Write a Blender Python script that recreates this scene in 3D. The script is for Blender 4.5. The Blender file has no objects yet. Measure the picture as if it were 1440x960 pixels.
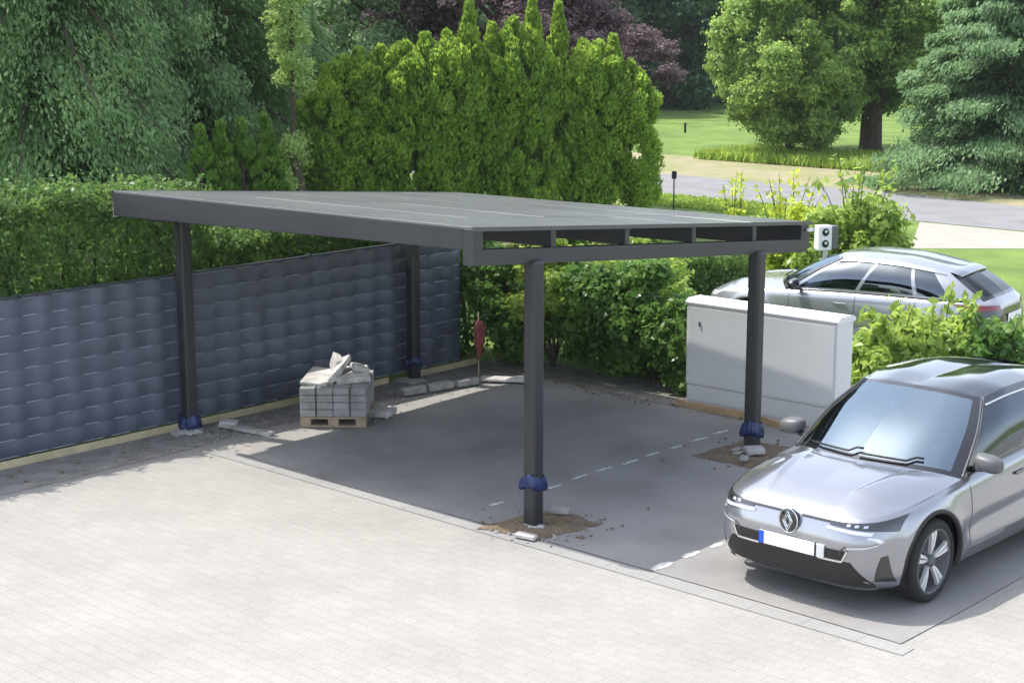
import bpy, bmesh, math, random
import numpy as np
from mathutils import Vector, Matrix
from mathutils.bvhtree import BVHTree

# ------------------------------------------------------------------ camera, sky, sun, exposure
# World frame: origin at the foot of the carport's front-left post (by the fence),
# +X along the carport's front, +Y along the fence away from the driveway, Z up.
S = bpy.context.scene
COL = S.collection
CAM = Vector((14.994, -10.853, 4.687))
YAW, PITCH, FPX = math.radians(42.584), math.radians(11.361), 2289.3
cam = bpy.data.objects.new('camera', bpy.data.cameras.new('camera'))
COL.objects.link(cam)
cam.location = CAM
cam.rotation_euler = (math.pi/2 - PITCH, 0, YAW)
cam.data.sensor_width = 36
cam.data.lens = FPX/1440*36
cam.data.clip_start, cam.data.clip_end = 0.1, 1500
S.camera = cam

W = bpy.data.worlds.new('World'); S.world = W; W.use_nodes = True
nt = W.node_tree
bg = nt.nodes['Background']
sky = nt.nodes.new('ShaderNodeTexSky'); sky.sky_type = 'NISHITA'; sky.sun_disc = False
SUN_DX, SUN_DY = 0.55, 0.185          # how far a shadow runs along X and Y per metre of height
sky.sun_elevation = math.atan2(1, math.hypot(SUN_DX, SUN_DY))
sky.sun_rotation = math.atan2(-SUN_DX, -SUN_DY)
sky.air_density, sky.dust_density, sky.ozone_density = 1.0, 2.0, 1.0
hz = nt.nodes.new('ShaderNodeHueSaturation'); hz.inputs['Saturation'].default_value = .6      # sky greyed to take the blue out of the shade
nt.links.new(sky.outputs[0], hz.inputs['Color']); nt.links.new(hz.outputs[0], bg.inputs[0]); bg.inputs[1].default_value = 0.15
sl = bpy.data.lights.new('sun', 'SUN'); sl.energy = 2.0; sl.angle = math.radians(0.6); sl.color = (1, .96, .89)
so = bpy.data.objects.new('sun', sl); COL.objects.link(so); so.location = (-6, -2, 14)
so.rotation_euler = Vector((SUN_DX, SUN_DY, -1)).to_track_quat('-Z', 'Y').to_euler()
S.view_settings.view_transform = 'Standard'; S.view_settings.look = 'None'
S.view_settings.exposure = 1.48; S.view_settings.gamma = 1; S.view_settings.use_curve_mapping = False
S.render.engine = 'CYCLES'; S.cycles.use_denoising = True
S.cycles.max_bounces = 8; S.cycles.transparent_max_bounces = 8

rng = np.random.default_rng(7)
random.seed(7)
FW = Vector((-math.sin(YAW), math.cos(YAW), 0)); RT = Vector((math.cos(YAW), math.sin(YAW), 0))
def spot(px, dist):
    """ground point seen in column px of the photo at a given distance from the house"""
    p = CAM + FW*dist + RT*((px-720)/FPX*dist*1.0); return (p.x, p.y)

# ------------------------------------------------------------------ materials
def mat(name, col, rough=.6, metal=0., noise=0., nscale=6., bump=0., bscale=40., col2=None, spec=.5, coat=0., detail=6, dist=.02):
    m = bpy.data.materials.new(name); m.use_nodes = True
    n = m.node_tree.nodes; l = m.node_tree.links; b = n['Principled BSDF']
    b.inputs['Base Color'].default_value = (*col, 1); b.inputs['Roughness'].default_value = rough
    b.inputs['Metallic'].default_value = metal; b.inputs['Specular IOR Level'].default_value = spec
    b.inputs['Coat Weight'].default_value = coat; b.inputs['Coat Roughness'].default_value = .04
    tc = n.new('ShaderNodeTexCoord')
    if noise or col2:
        t = n.new('ShaderNodeTexNoise'); t.inputs['Scale'].default_value = nscale; t.inputs['Detail'].default_value = detail
        l.new(tc.outputs['Object'], t.inputs['Vector'])
        r = n.new('ShaderNodeValToRGB'); r.color_ramp.elements[0].position = .32; r.color_ramp.elements[1].position = .68
        c2 = col2 or tuple(min(1, c*(1+noise)) for c in col); c1 = col if col2 else tuple(c*(1-noise) for c in col)
        r.color_ramp.elements[0].color = (*c1, 1); r.color_ramp.elements[1].color = (*c2, 1)
        l.new(t.outputs['Fac'], r.inputs['Fac']); l.new(r.outputs['Color'], b.inputs['Base Color'])
    if bump:
        t2 = n.new('ShaderNodeTexNoise'); t2.inputs['Scale'].default_value = bscale; t2.inputs['Detail'].default_value = 5
        l.new(tc.outputs['Object'], t2.inputs['Vector'])
        bp = n.new('ShaderNodeBump'); bp.inputs['Strength'].default_value = bump; bp.inputs['Distance'].default_value = dist
        l.new(t2.outputs['Fac'], bp.inputs['Height']); l.new(bp.outputs['Normal'], b.inputs['Normal'])
    return m

def leafmat(name, c1, c2, c3, transl=.35, rough=.45):
    """leaf colour varies from leaf to leaf and from clump to clump"""
    m = bpy.data.materials.new(name); m.use_nodes = True
    c1, c2, c3 = [tuple(q*1.8 for q in c) for c in (c1, c2, c3)]; transl = min(.52, transl+.13)
    n = m.node_tree.nodes; l = m.node_tree.links; b = n['Principled BSDF']; o = n['Material Output']
    g = n.new('ShaderNodeNewGeometry'); tc = n.new('ShaderNodeTexCoord')
    t = n.new('ShaderNodeTexNoise'); t.inputs['Scale'].default_value = 2.2; t.inputs['Detail'].default_value = 3
    l.new(tc.outputs['Object'], t.inputs['Vector'])
    mx = n.new('ShaderNodeMath'); mx.operation = 'MULTIPLY_ADD'; mx.inputs[1].default_value = .55
    l.new(g.outputs['Random Per Island'], mx.inputs[0])
    ms = n.new('ShaderNodeMath'); ms.operation = 'MULTIPLY_ADD'; ms.inputs[1].default_value = 1.1; ms.inputs[2].default_value = -.32
    l.new(t.outputs['Fac'], ms.inputs[0]); l.new(ms.outputs[0], mx.inputs[2])
    r = n.new('ShaderNodeValToRGB'); e = r.color_ramp.elements
    e[0].position = .05; e[0].color = (*c1, 1); e[1].position = .95; e[1].color = (*c3, 1)
    k = e.new(.5); k.color = (*c2, 1)
    l.new(mx.outputs[0], r.inputs['Fac']); l.new(r.outputs['Color'], b.inputs['Base Color'])
    b.inputs['Roughness'].default_value = rough; b.inputs['Specular IOR Level'].default_value = .35
    tr = n.new('ShaderNodeBsdfTranslucent'); hs = n.new('ShaderNodeHueSaturation')
    hs.inputs['Hue'].default_value = .485; hs.inputs['Value'].default_value = 1.5
    l.new(r.outputs['Color'], hs.inputs['Color']); l.new(hs.outputs[0], tr.inputs[0])
    mix = n.new('ShaderNodeMixShader'); mix.inputs[0].default_value = transl
    l.new(b.outputs[0], mix.inputs[1]); l.new(tr.outputs[0], mix.inputs[2]); l.new(mix.outputs[0], o.inputs[0])
    return m

def glassmat(name, tint, trans, ior=1.55, gloss_tint=(1, 1, 1)):
    m = bpy.data.materials.new(name); m.use_nodes = True
    n = m.node_tree.nodes; l = m.node_tree.links; o = n['Material Output']; n.remove(n['Principled BSDF'])
    t = n.new('ShaderNodeBsdfTransparent'); t.inputs[0].default_value = (*[c*trans for c in tint], 1)
    g = n.new('ShaderNodeBsdfGlossy'); g.inputs['Roughness'].default_value = .015; g.inputs[0].default_value = (*gloss_tint, 1)
    f = n.new('ShaderNodeFresnel'); f.inputs[0].default_value = ior
    mx = n.new('ShaderNodeMixShader'); l.new(f.outputs[0], mx.inputs[0]); l.new(t.outputs[0], mx.inputs[1]); l.new(g.outputs[0], mx.inputs[2])
    l.new(mx.outputs[0], o.inputs[0]); return m

def pavers(name, col, bw, bh, rot=0., contrast=.12, joint=.7, rough=.85, bump=.35, stain=.1):
    m = bpy.data.materials.new(name); m.use_nodes = True
    n = m.node_tree.nodes; l = m.node_tree.links; b = n['Principled BSDF']
    tc = n.new('ShaderNodeTexCoord'); mp = n.new('ShaderNodeMapping'); mp.inputs['Rotation'].default_value = (0, 0, rot)
    l.new(tc.outputs['Object'], mp.inputs[0])
    br = n.new('ShaderNodeTexBrick'); br.inputs['Scale'].default_value = 1; br.inputs['Brick Width'].default_value = bw
    br.inputs['Row Height'].default_value = bh; br.inputs['Mortar Size'].default_value = .006; br.inputs['Mortar Smooth'].default_value = .4
    br.inputs['Color1'].default_value = (*[c*(1-contrast) for c in col], 1); br.inputs['Color2'].default_value = (*[min(1, c*(1+contrast)) for c in col], 1)
    br.inputs['Mortar'].default_value = (*[c*joint for c in col], 1); br.inputs['Bias'].default_value = 0
    l.new(mp.outputs[0], br.inputs[0])
    t = n.new('ShaderNodeTexNoise'); t.inputs['Scale'].default_value = .9; t.inputs['Detail'].default_value = 8; t.inputs['Roughness'].default_value = .65
    l.new(tc.outputs['Object'], t.inputs[0])
    rp = n.new('ShaderNodeValToRGB'); rp.color_ramp.elements[0].position = .3; rp.color_ramp.elements[1].position = .72
    rp.color_ramp.elements[0].color = (1-stain*1.6,)*3+(1,); rp.color_ramp.elements[1].color = (1+stain*.3, 1+stain*.28, 1+stain*.22, 1)
    l.new(t.outputs['Fac'], rp.inputs[0])
    t3 = n.new('ShaderNodeTexNoise'); t3.inputs['Scale'].default_value = 55; t3.inputs['Detail'].default_value = 4
    l.new(tc.outputs['Object'], t3.inputs[0])
    rp3 = n.new('ShaderNodeValToRGB'); rp3.color_ramp.elements[0].position = .3; rp3.color_ramp.elements[1].position = .7
    rp3.color_ramp.elements[0].color = (.88, .88, .88, 1); rp3.color_ramp.elements[1].color = (1.06, 1.06, 1.05, 1)
    l.new(t3.outputs['Fac'], rp3.inputs[0])
    mu = n.new('ShaderNodeMixRGB'); mu.blend_type = 'MULTIPLY'; mu.inputs[0].default_value = 1
    l.new(br.outputs['Color'], mu.inputs[1]); l.new(rp.outputs[0], mu.inputs[2])
    mu2 = n.new('ShaderNodeMixRGB'); mu2.blend_type = 'MULTIPLY'; mu2.inputs[0].default_value = 1
    l.new(mu.outputs[0], mu2.inputs[1]); l.new(rp3.outputs[0], mu2.inputs[2])
    l.new(mu2.outputs[0], b.inputs['Base Color']); b.inputs['Roughness'].default_value = rough
    bp = n.new('ShaderNodeBump'); bp.inputs['Strength'].default_value = bump; bp.inputs['Distance'].default_value = .006
    inv = n.new('ShaderNodeMath'); inv.operation = 'SUBTRACT'; inv.inputs[0].default_value = 1
    l.new(br.outputs['Fac'], inv.inputs[1]); l.new(inv.outputs[0], bp.inputs['Height']); l.new(bp.outputs[0], b.inputs['Normal'])
    return m

M = {}
M['lawn'] = mat('lawn', (.09, .165, .026), .9, noise=0, col2=(.19, .28, .048), nscale=.7, bump=.9, bscale=30, dist=.06, detail=10)
M['road'] = mat('road', (.20, .20, .205), .85, noise=.12, nscale=1.2, bump=.3, bscale=90)
M['verge'] = mat('verge', (.33, .28, .19), .95, col2=(.22, .24, .09), nscale=.8, bump=.8, bscale=25, dist=.05, detail=9)
M['sandpath'] = mat('sandpath', (.34, .31, .265), .9, noise=.08, nscale=1.5, bump=.4)
M['paving'] = pavers('paving', (.312, .300, .276), .24, .12, 0, .032, .89, stain=.10)
M['slab'] = mat('slab', (.238, .230, .220), .85, noise=.22, nscale=.9, bump=.35, bscale=110, detail=9)
M['border'] = pavers('border', (.29, .285, .275), .5, .97, 0, .05, .75, stain=.12)
M['soil'] = mat('soil', (.13, .095, .06), .95, col2=(.20, .15, .095), nscale=7, bump=1, bscale=18, dist=.05)
M['mud'] = mat('mud', (.17, .16, .145), .95, col2=(.27, .255, .235), nscale=4, bump=1, bscale=14, dist=.05)
M['anthra'] = mat('anthracite_metal', (.026, .027, .031), .42, noise=.10, nscale=3, bump=.05, bscale=120)
M['fascia'] = mat('anthracite_fascia', (.036, .036, .042), .4, noise=.08, nscale=2)
M['module'] = mat('dark_panel', (.145, .147, .152), .22, noise=.14, nscale=.9, spec=.6)
M['module_frame'] = mat('panel_frame', (.10, .10, .105), .35, .3)
M['concrete'] = mat('concrete', (.40, .39, .37), .9, noise=.18, nscale=7, bump=.6, bscale=30)
M['rubble'] = mat('rubble_stone', (.30, .29, .27), .9, noise=.25, nscale=9, bump=.7, bscale=30)
M['tarp'] = mat('blue_plastic', (.012, .028, .105), .35, noise=.3, nscale=14, bump=.5, bscale=25)
M['white'] = mat('white_paint', (.72, .72, .71), .5, noise=.04, nscale=2)
M['cab'] = mat('cabinet_plastic', (.70, .695, .685), .5, noise=.05, nscale=1.3, bump=.04, bscale=180)
M['chalk'] = mat('chalk', (.52, .52, .50), .9, noise=.3, nscale=16)
M['black'] = mat('black_plastic', (.012, .012, .013), .5)
M['rubber'] = mat('rubber', (.018, .018, .018), .85, bump=.2, bscale=80)
M['strip'] = mat('privacy_strip', (.084, .098, .135), .42, noise=.14, nscale=2.2, bump=.05, bscale=60)
M['fpost'] = mat('fence_post', (.035, .04, .055), .45)
M['rod'] = mat('wire_rod', (.32, .35, .41), .45, .1)
M['pine'] = mat('pale_timber', (.52, .44, .27), .8, noise=.18, nscale=5, bump=.3)
M['orangewood'] = mat('weathered_board', (.42, .29, .16), .8, noise=.2, nscale=6, bump=.3)
M['pallet'] = mat('pallet_timber', (.36, .28, .19), .85, noise=.25, nscale=8, bump=.5)
M['stone'] = mat('grey_paver', (.30, .295, .285), .9, noise=.22, nscale=6, bump=.6, bscale=45)
M['stone2'] = mat('pale_dust_stone', (.50, .48, .45), .9, noise=.28, nscale=6, bump=.7, bscale=40)
M['bark'] = mat('bark', (.075, .055, .04), .95, noise=.3, nscale=9, bump=1, bscale=22, dist=.04)
M['red'] = mat('red_cloth', (.22, .055, .05), .8, noise=.25, nscale=12)
M['steel'] = mat('steel', (.45, .46, .48), .3, .8)
M['render_white'] = mat('white_render', (.70, .70, .69), .8, noise=.05, nscale=2)
M['rooftile'] = mat('roof_tile', (.16, .07, .05), .8, noise=.2, nscale=5)
M['pane'] = mat('house_pane', (.03, .04, .05), .08)
# car
M['silver'] = mat('silver_paint', (.33, .335, .365), .20, .72, coat=1.)
M['silver2'] = mat('pale_silver_paint', (.38, .39, .42), .25, .6, coat=1.)
M['gloss'] = mat('gloss_black', (.012, .012, .014), .08, coat=1.)
M['grey_trim'] = mat('grey_trim', (.10, .10, .105), .45)
M['chrome'] = mat('chrome', (.75, .76, .78), .14, 1.)
M['glass'] = glassmat('windscreen_glass', (.78, .92, 1.0), .9, 3.8, (.74, .90, 1.0))
M['glass_side'] = glassmat('side_glass', (.35, .45, .6), .6, 2.2, (.8, .9, 1.0))
M['glass_dark'] = glassmat('dark_glass', (.25, .28, .3), .5, 1.6)
M['lamp'] = mat('lamp_lens', (.62, .64, .66), .1, .3, coat=1)
M['lampdark'] = mat('lamp_housing', (.03, .032, .036), .1, coat=1)
M['redlamp'] = mat('tail_lamp', (.20, .012, .012), .15, coat=1)
M['seat'] = mat('seat_cloth', (.10, .105, .12), .8)
M['dash'] = mat('dashboard', (.24, .26, .28), .6)
M['blue'] = mat('plate_blue', (.01, .08, .55), .5)
M['plate'] = mat('plate_white', (.80, .80, .80), .5)
M['alloy'] = mat('alloy', (.72, .72, .72), .35, .3)
# foliage
M['thuja'] = leafmat('thuja_spray', (.052, .098, .018), (.120, .200, .030), (.235, .310, .055), .45)
M['thuja_d'] = leafmat('thuja_spray_dark', (.045, .095, .018), (.080, .150, .026), (.125, .200, .036), .4)
M['hedge'] = leafmat('hedge_leaf', (.026, .056, .014), (.052, .100, .022), (.085, .145, .034), .3)
M['spruce'] = leafmat('spruce_spray', (.060, .112, .044), (.118, .190, .078), (.185, .265, .112), .45, .55)
M['spruce_b'] = leafmat('blue_green_needle', (.045, .090, .036), (.085, .150, .062), (.140, .210, .098), .3, .55)
M['beech'] = leafmat('purple_leaf', (.050, .030, .034), (.085, .056, .060), (.130, .092, .095), .2)
M['birch'] = leafmat('grey_green_leaf', (.060, .105, .050), (.110, .170, .085), (.170, .235, .130), .35)
M['willow'] = leafmat('willow_leaf', (.12, .18, .05), (.19, .26, .085), (.26, .33, .12), .4)
M['oak'] = leafmat('broad_leaf', (.065, .118, .026), (.130, .200, .045), (.215, .295, .080), .42)
M['forest'] = leafmat('forest_leaf', (.022, .055, .022), (.038, .085, .032), (.065, .120, .050), .25, .6)
M['laurel'] = leafmat('laurel_leaf', (.030, .070, .014), (.055, .115, .022), (.105, .180, .040), .35, .3)
M['lime'] = leafmat('lime_leaf', (.13, .19, .020), (.23, .29, .035), (.34, .37, .06), .45)
M['fresh'] = leafmat('fresh_leaf', (.085, .145, .025), (.145, .210, .040), (.230, .285, .070), .42, .3)
M['bloom'] = leafmat('cream_blossom', (.10, .15, .04), (.20, .23, .09), (.36, .36, .22), .4)
M['grass'] = leafmat('grass_blade', (.09, .16, .025), (.16, .24, .04), (.26, .30, .08), .4)

# ------------------------------------------------------------------ mesh helpers
def link(name, me, m, parent=None, smooth=False, loc=None, rot=None):
    o = bpy.data.objects.new(name, me); COL.objects.link(o)
    if m is not None:
        for x in (m if isinstance(m, (list, tuple)) else [m]): me.materials.append(x)
    if parent is not None: o.parent = parent
    if smooth and len(me.polygons): me.polygons.foreach_set('use_smooth', [True]*len(me.polygons))
    if loc is not None: o.location = loc
    if rot is not None: o.rotation_euler = rot
    return o
def tag(o, label=None, cat=None, group=None, kind=None):
    if label: o['label'] = label
    if cat: o['category'] = cat
    if group: o['group'] = group
    if kind: o['kind'] = kind
    return o
def thing(name, label, cat, loc=(0, 0, 0), rz=0., group=None):
    o = bpy.data.objects.new(name, None); COL.objects.link(o); o.empty_display_size = .2
    o.location = loc; o.rotation_euler = (0, 0, rz); return tag(o, label, cat, group)

class MB:
    def __init__(s): s.v = []; s.f = []
    def add(s, vs, fs):
        n = len(s.v); s.v += [tuple(p) for p in vs]; s.f += [tuple(i+n for i in f) for f in fs]; return s
    def box(s, x0, x1, y0, y1, z0, z1, rot=None, c=None):
        vs = [Vector((x, y, z)) for z in (z0, z1) for y in (y0, y1) for x in (x0, x1)]
        if rot is not None:
            c = Vector(c) if c is not None else sum(vs, Vector())/8
            vs = [rot @ (p-c) + c for p in vs]
        return s.add(vs, [(0, 2, 3, 1), (4, 5, 7, 6), (0, 1, 5, 4), (2, 6, 7, 3), (0, 4, 6, 2), (1, 3, 7, 5)])
    def tube(s, pts, rad, n=8, cap=True):
        pts = [Vector(p) for p in pts]; rad = rad if isinstance(rad, (list, tuple)) else [rad]*len(pts)
        vs = []; fs = []
        for i, p in enumerate(pts):
            d = (pts[min(i+1, len(pts)-1)]-pts[max(i-1, 0)]).normalized()
            a = d.cross(Vector((0, 0, 1)) if abs(d.z) < .9 else Vector((1, 0, 0))).normalized(); b = d.cross(a)
            for k in range(n):
                t = 2*math.pi*k/n; vs.append(p + (a*math.cos(t)+b*math.sin(t))*rad[i])
        for i in range(len(pts)-1):
            for k in range(n):
                fs.append((i*n+k, i*n+(k+1) % n, (i+1)*n+(k+1) % n, (i+1)*n+k))
        if cap: fs += [tuple(range(n)), tuple(range((len(pts)-1)*n+n-1, (len(pts)-1)*n-1, -1))]
        return s.add(vs, fs)
    def lathe(s, prof, n=48, axis='X'):
        vs = []; fs = []
        for (r, h) in prof:
            for k in range(n):
                t = 2*math.pi*k/n; c, q = r*math.cos(t), r*math.sin(t)
                vs.append((h, c, q) if axis == 'X' else (c, q, h))
        for i in range(len(prof)-1):
            for k in range(n):
                fs.append((i*n+k, i*n+(k+1) % n, (i+1)*n+(k+1) % n, (i+1)*n+k))
        return s.add(vs, fs)
    def grid(s, P):
        r, c = len(P), len(P[0]); vs = [p for row in P for p in row]
        return s.add(vs, [(i*c+j, i*c+j+1, (i+1)*c+j+1, (i+1)*c+j) for i in range(r-1) for j in range(c-1)])
    def mesh(s, name):
        me = bpy.data.meshes.new(name); me.from_pydata(s.v, [], s.f); me.update(); return me
    def build(s, name, m, parent=None, smooth=False, bevel=0., seg=2, **k):
        me = s.mesh(name)
        bm = bmesh.new(); bm.from_mesh(me)
        if bevel:
            bmesh.ops.bevel(bm, geom=[e for e in bm.edges if e.is_manifold and e.calc_face_angle(0) > .5], offset=bevel, segments=seg, affect='EDGES', profile=.5)
        bmesh.ops.recalc_face_normals(bm, faces=bm.faces); bm.to_mesh(me); bm.free()
        return link(name, me, m, parent, smooth, **k)

def quads_mesh(name, V, nper):
    """V: (N, nper, 3) array, one n-gon per leaf"""
    N = len(V); me = bpy.data.meshes.new(name)
    me.vertices.add(N*nper); me.vertices.foreach_set('co', V.reshape(-1).astype(np.float32))
    me.loops.add(N*nper); me.loops.foreach_set('vertex_index', np.arange(N*nper, dtype=np.int32))
    me.polygons.add(N); me.polygons.foreach_set('loop_start', np.arange(0, N*nper, nper, dtype=np.int32))
    me.polygons.foreach_set('loop_total', np.full(N, nper, dtype=np.int32))
    me.update(calc_edges=True); return me

def unit(a): return a/np.maximum(np.linalg.norm(a, axis=-1, keepdims=True), 1e-9)
def leaf_quads(C, axis, nrm, ln, wd):
    """kite-shaped leaves centred at C, pointing along axis, facing nrm"""
    a = unit(axis); b = unit(np.cross(nrm, a)); n = np.cross(a, b)
    ln = np.asarray(ln).reshape(-1, 1); wd = np.asarray(wd).reshape(-1, 1)
    return np.stack([C-a*ln*.5, C+b*wd*.5-a*ln*.05+n*wd*.12, C+a*ln*.5-n*ln*.10, C-b*wd*.5-a*ln*.05+n*wd*.12], 1)
def rand_dirs(n): return unit(rng.normal(size=(n, 3)))

def clump_leaves(cl, rad, n, size, up=.35, droop=0., fill=.30, aspect=.62):
    """leaves on and inside a set of clumps (centres cl, radii rad)"""
    cl = np.asarray(cl, float); rad = np.asarray(rad, float)
    w = rad**2; k = rng.choice(len(cl), n, p=w/w.sum()); d = rand_dirs(n)
    lump = 1+.22*np.sin(d[:, 0]*7+k)*np.sin(d[:, 1]*6+k*2.1)+.18*np.sin(d[:, 2]*9+k*1.3)
    rr = rad[k]*(1-fill*rng.random(n)**1.3)*(1+.16*rng.normal(size=n))*lump
    C = cl[k]+d*rr[:, None]*np.array([1, 1, .8])
    nrm = unit(d+rng.normal(size=(n, 3))*.55+np.array([0, 0, up]))
    ax = unit(np.cross(nrm, rng.normal(size=(n, 3)))+np.array([0, 0, -droop])*rng.random((n, 1)))
    ln = size*(.7+.6*rng.random(n))
    return leaf_quads(C, ax, nrm, ln, ln*aspect)

def crown_clumps(n, rx, rz, zc, rmin, rmax, hollow=.35, taper=0.):
    c = []; r = []
    while len(c) < n:
        p = rng.uniform(-1, 1, 3); q = np.linalg.norm(p)
        if q > 1 or q < hollow: continue
        s = 1-taper*(p[2]*.5+.5)
        c.append((p[0]*rx*s, p[1]*rx*s, zc+p[2]*rz)); r.append(rng.uniform(rmin, rmax)*(1.15-.35*q))
    return np.array(c), np.array(r)

def trunk_mb(h, r0, limbs=5, lean=0., spread=1., base=.45):
    mb = MB(); mb.tube([(0, 0, -.05), (0, 0, .15), (lean*.3, 0, h*.35), (lean*.7, .05, h*.7), (lean, 0, h)], [r0*1.35, r0*1.05, r0*.85, r0*.6, r0*.25], 10)
    for i in range(limbs):
        a = 2*math.pi*i/limbs+random.random(); z = h*(base+.45*random.random())
        e = Vector((math.cos(a), math.sin(a), .55))*spread*(.7+.5*random.random())
        p0 = Vector((lean*z/h, 0, z)); mb.tube([p0, p0+e*.5+Vector((0, 0, .1)), p0+e*1.1+Vector((0, 0, .35))], [r0*.42, r0*.28, r0*.10], 7)
    return mb

TREES = {}
def broad_proto(key, m, h, rx, rz, zc, n, size, nc, cmin, cmax, r0, **kw):
    cl, rd = crown_clumps(nc, rx, rz, zc, cmin, cmax, kw.pop('hollow', .35), kw.pop('taper', 0.))
    lm = quads_mesh(key+'_crown', clump_leaves(cl, rd, n, size, **kw), 4); lm.materials.append(M[m])
    tm = trunk_mb(zc+rz*.3, r0, 7, 0, rx*.7, .35).mesh(key+'_trunk'); tm.materials.append(M['bark'])
    TREES[key] = (lm, tm)
def plant(key, name, label, cat, x, y, s=1., sz=1., rz=0., group=None, z=0.):
    t = thing(name, label, cat, (x, y, z), rz, group); t.scale = (s, s, s*sz)
    lm, tm = TREES[key]
    for nm, me in (('crown', lm), ('trunk', tm)):
        if me is None: continue
        o = bpy.data.objects.new(nm, me); COL.objects.link(o); o.parent = t
    return t

# ------------------------------------------------------------------ the setting
def sheet(name, poly, z, m, kind='structure', sub=0, wob=0.):
    bm = bmesh.new(); bm.faces.new([bm.verts.new((x, y, z)) for x, y in poly])
    if sub:
        bmesh.ops.triangulate(bm, faces=bm.faces)
        bmesh.ops.subdivide_edges(bm, edges=bm.edges, cuts=sub, use_grid_fill=True)
        for v in bm.verts:
            if not v.is_boundary: v.co.z += random.uniform(0, wob)
            else: v.co.x += random.uniform(-.03, .03); v.co.y += random.uniform(-.03, .03)
    me = bpy.data.meshes.new(name); bm.normal_update()
    for f in bm.faces:
        if f.normal.z < 0: f.normal_flip()
    bm.to_mesh(me); bm.free()
    return tag(link(name, me, m, smooth=bool(sub)), kind=kind)
sheet('ground', [(-320, -120), (220, -120), (220, 420), (-320, 420)], 0, M['lawn'])
sheet('driveway_paving', [(-.12, -30), (40, -30), (40, 7.2), (22, 15.5), (7.0, 15.5), (5.3, 9.3), (5.7, 5.6), (-.12, 5.6)], .004, M['paving'])
sheet('soil_strip', [(-.12, -9), (.62, -9), (.74, -2.5), (.70, -.8), (.60, .2), (.55, 3.1), (.9, 4.0), (1.0, 4.75), (3.3, 4.62), (5.9, 4.62), (5.9, 5.6), (-.12, 5.6)], .008, M['mud'], sub=3, wob=.012)
sheet('carport_slab', [(1.30, -.28), (9.3, -.28), (9.3, 6.0), (6.3, 5.9), (5.9, 4.62), (3.3, 4.66), (1.0, 4.5), (1.22, 2.0)], .012, M['slab'], sub=5, wob=.001)
sheet('paving_border', [(.95, -.47), (9.4, -.47), (9.4, -.283), (1.0, -.283)], .009, M['border'])
sheet('soil_pit', [(4.98, -.42), (5.02, .36), (5.35, .52), (5.75, .47), (5.66, .02), (5.63, -.31)], .016, M['soil'], sub=4, wob=.05)
sheet('soil_pit_rear', [(4.93, 2.98), (4.96, 3.9), (5.7, 4.0), (5.72, 2.98)], .016, M['soil'], sub=4, wob=.05)
sheet('roadside_verge', [(-90, 22.6+5.2), (60, 22.6+4.2), (60, 31.6), (-6, 32.4), (-14, 33.5), (-90, 34.5)], .004, M['verge'])
sheet('road', [(-90, 23.6), (-7, 23.1), (60, 21.7), (60, 26.6), (-2.8, 27.3), (-6, 28.05), (-90, 28.6)], .008, M['road'])
sheet('sandy_path', [(-3.3, 22.9), (-1.3, 18.9), (.4, 20.4), (2.0, 20.2), (14, 19.4), (14, 22.6)], .006, M['sandpath'])

# ------------------------------------------------------------------ carport
def ztop(x, y): return 2.745+.013*x-.083*y
cp = thing('carport', 'anthracite steel carport with a flat dark panel roof on four posts', 'carport')
X0, X1, Y0, Y1 = -.14, 5.30, -.80, 4.60
POSTS = [(0, 0), (5.29, 0), (5.29, 3.57), (0, 3.57)]
def slopebox(mb, x0, x1, y0, y1, dz0, dz1):
    vs = [(x, y, ztop(x, y)+d) for d in (dz0, dz1) for y in (y0, y1) for x in (x0, x1)]
    return mb.add(vs, [(0, 2, 3, 1), (4, 5, 7, 6), (0, 1, 5, 4), (2, 6, 7, 3), (0, 4, 6, 2), (1, 3, 7, 5)])
for (x, y) in POSTS:
    MB().box(x-.074, x+.074, y-.074, y+.074, .0, ztop(x, y)-.30).build('post', M['anthra'], cp, bevel=.034, seg=3, smooth=False)
    cl = []
    nn = 18
    mb = MB(); top = []; bot = []
    for k in range(nn):
        a = 2*math.pi*k/nn; r = random.uniform(.15, .24)
        bot.append((x+r*1.15*math.cos(a), y-.06+r*1.15*math.sin(a), .0)); top.append((x+r*.8*math.cos(a), y-.06+r*.8*math.sin(a), random.uniform(.015, .04)))
    mb.add(bot+top+[(x, y, .045)], [(k, (k+1) % nn, nn+(k+1) % nn, nn+k) for k in range(nn)]+[(nn+k, nn+(k+1) % nn, 2*nn) for k in range(nn)])
    mb.build('footing', M['concrete'], cp)
mb = slopebox(MB(), X0, X1-.13, Y0, Y0+.06, -.20, -.012)
mb.v = [(x, y, z-(.075*(1-(x-X0)/(X1-X0)) if i < 4 else 0)) for i, (x, y, z) in enumerate(mb.v)]
mb.build('front_fascia', M['fascia'], cp, bevel=.006)
slopebox(MB(), X0+.02, X1-.02, Y1-.06, Y1, -.30, -.05).build('rear_fascia', M['fascia'], cp, bevel=.006)
for x, ys in ((0., Y0+.40), (5.235, Y0)):
    slopebox(MB(), x-.065, x+.065, ys, Y1-.063, -.335, -.195).build('side_beam', M['fascia'], cp, bevel=.006)
slopebox(MB(), 5.172, 5.30, Y0, Y0+.12, -.194, -.033).build('corner_bracket', M['fascia'], cp)
slopebox(MB(), 5.22, 5.30, Y1-.20, Y1-.063, -.194, -.033).build('corner_bracket', M['fascia'], cp)
for k in range(1, 5):
    y = Y0+(Y1-Y0)*k/5.
    slopebox(MB(), X0+.06, X1-.02, y-.035, y+.035, -.193, -.034).build('purlin', M['fascia'], cp, bevel=.004)
slopebox(MB(), X1-.012, X1+.012, Y0-.01, Y1+.01, -.032, .006).build('edge_trim', M['module_frame'], cp)
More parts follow.
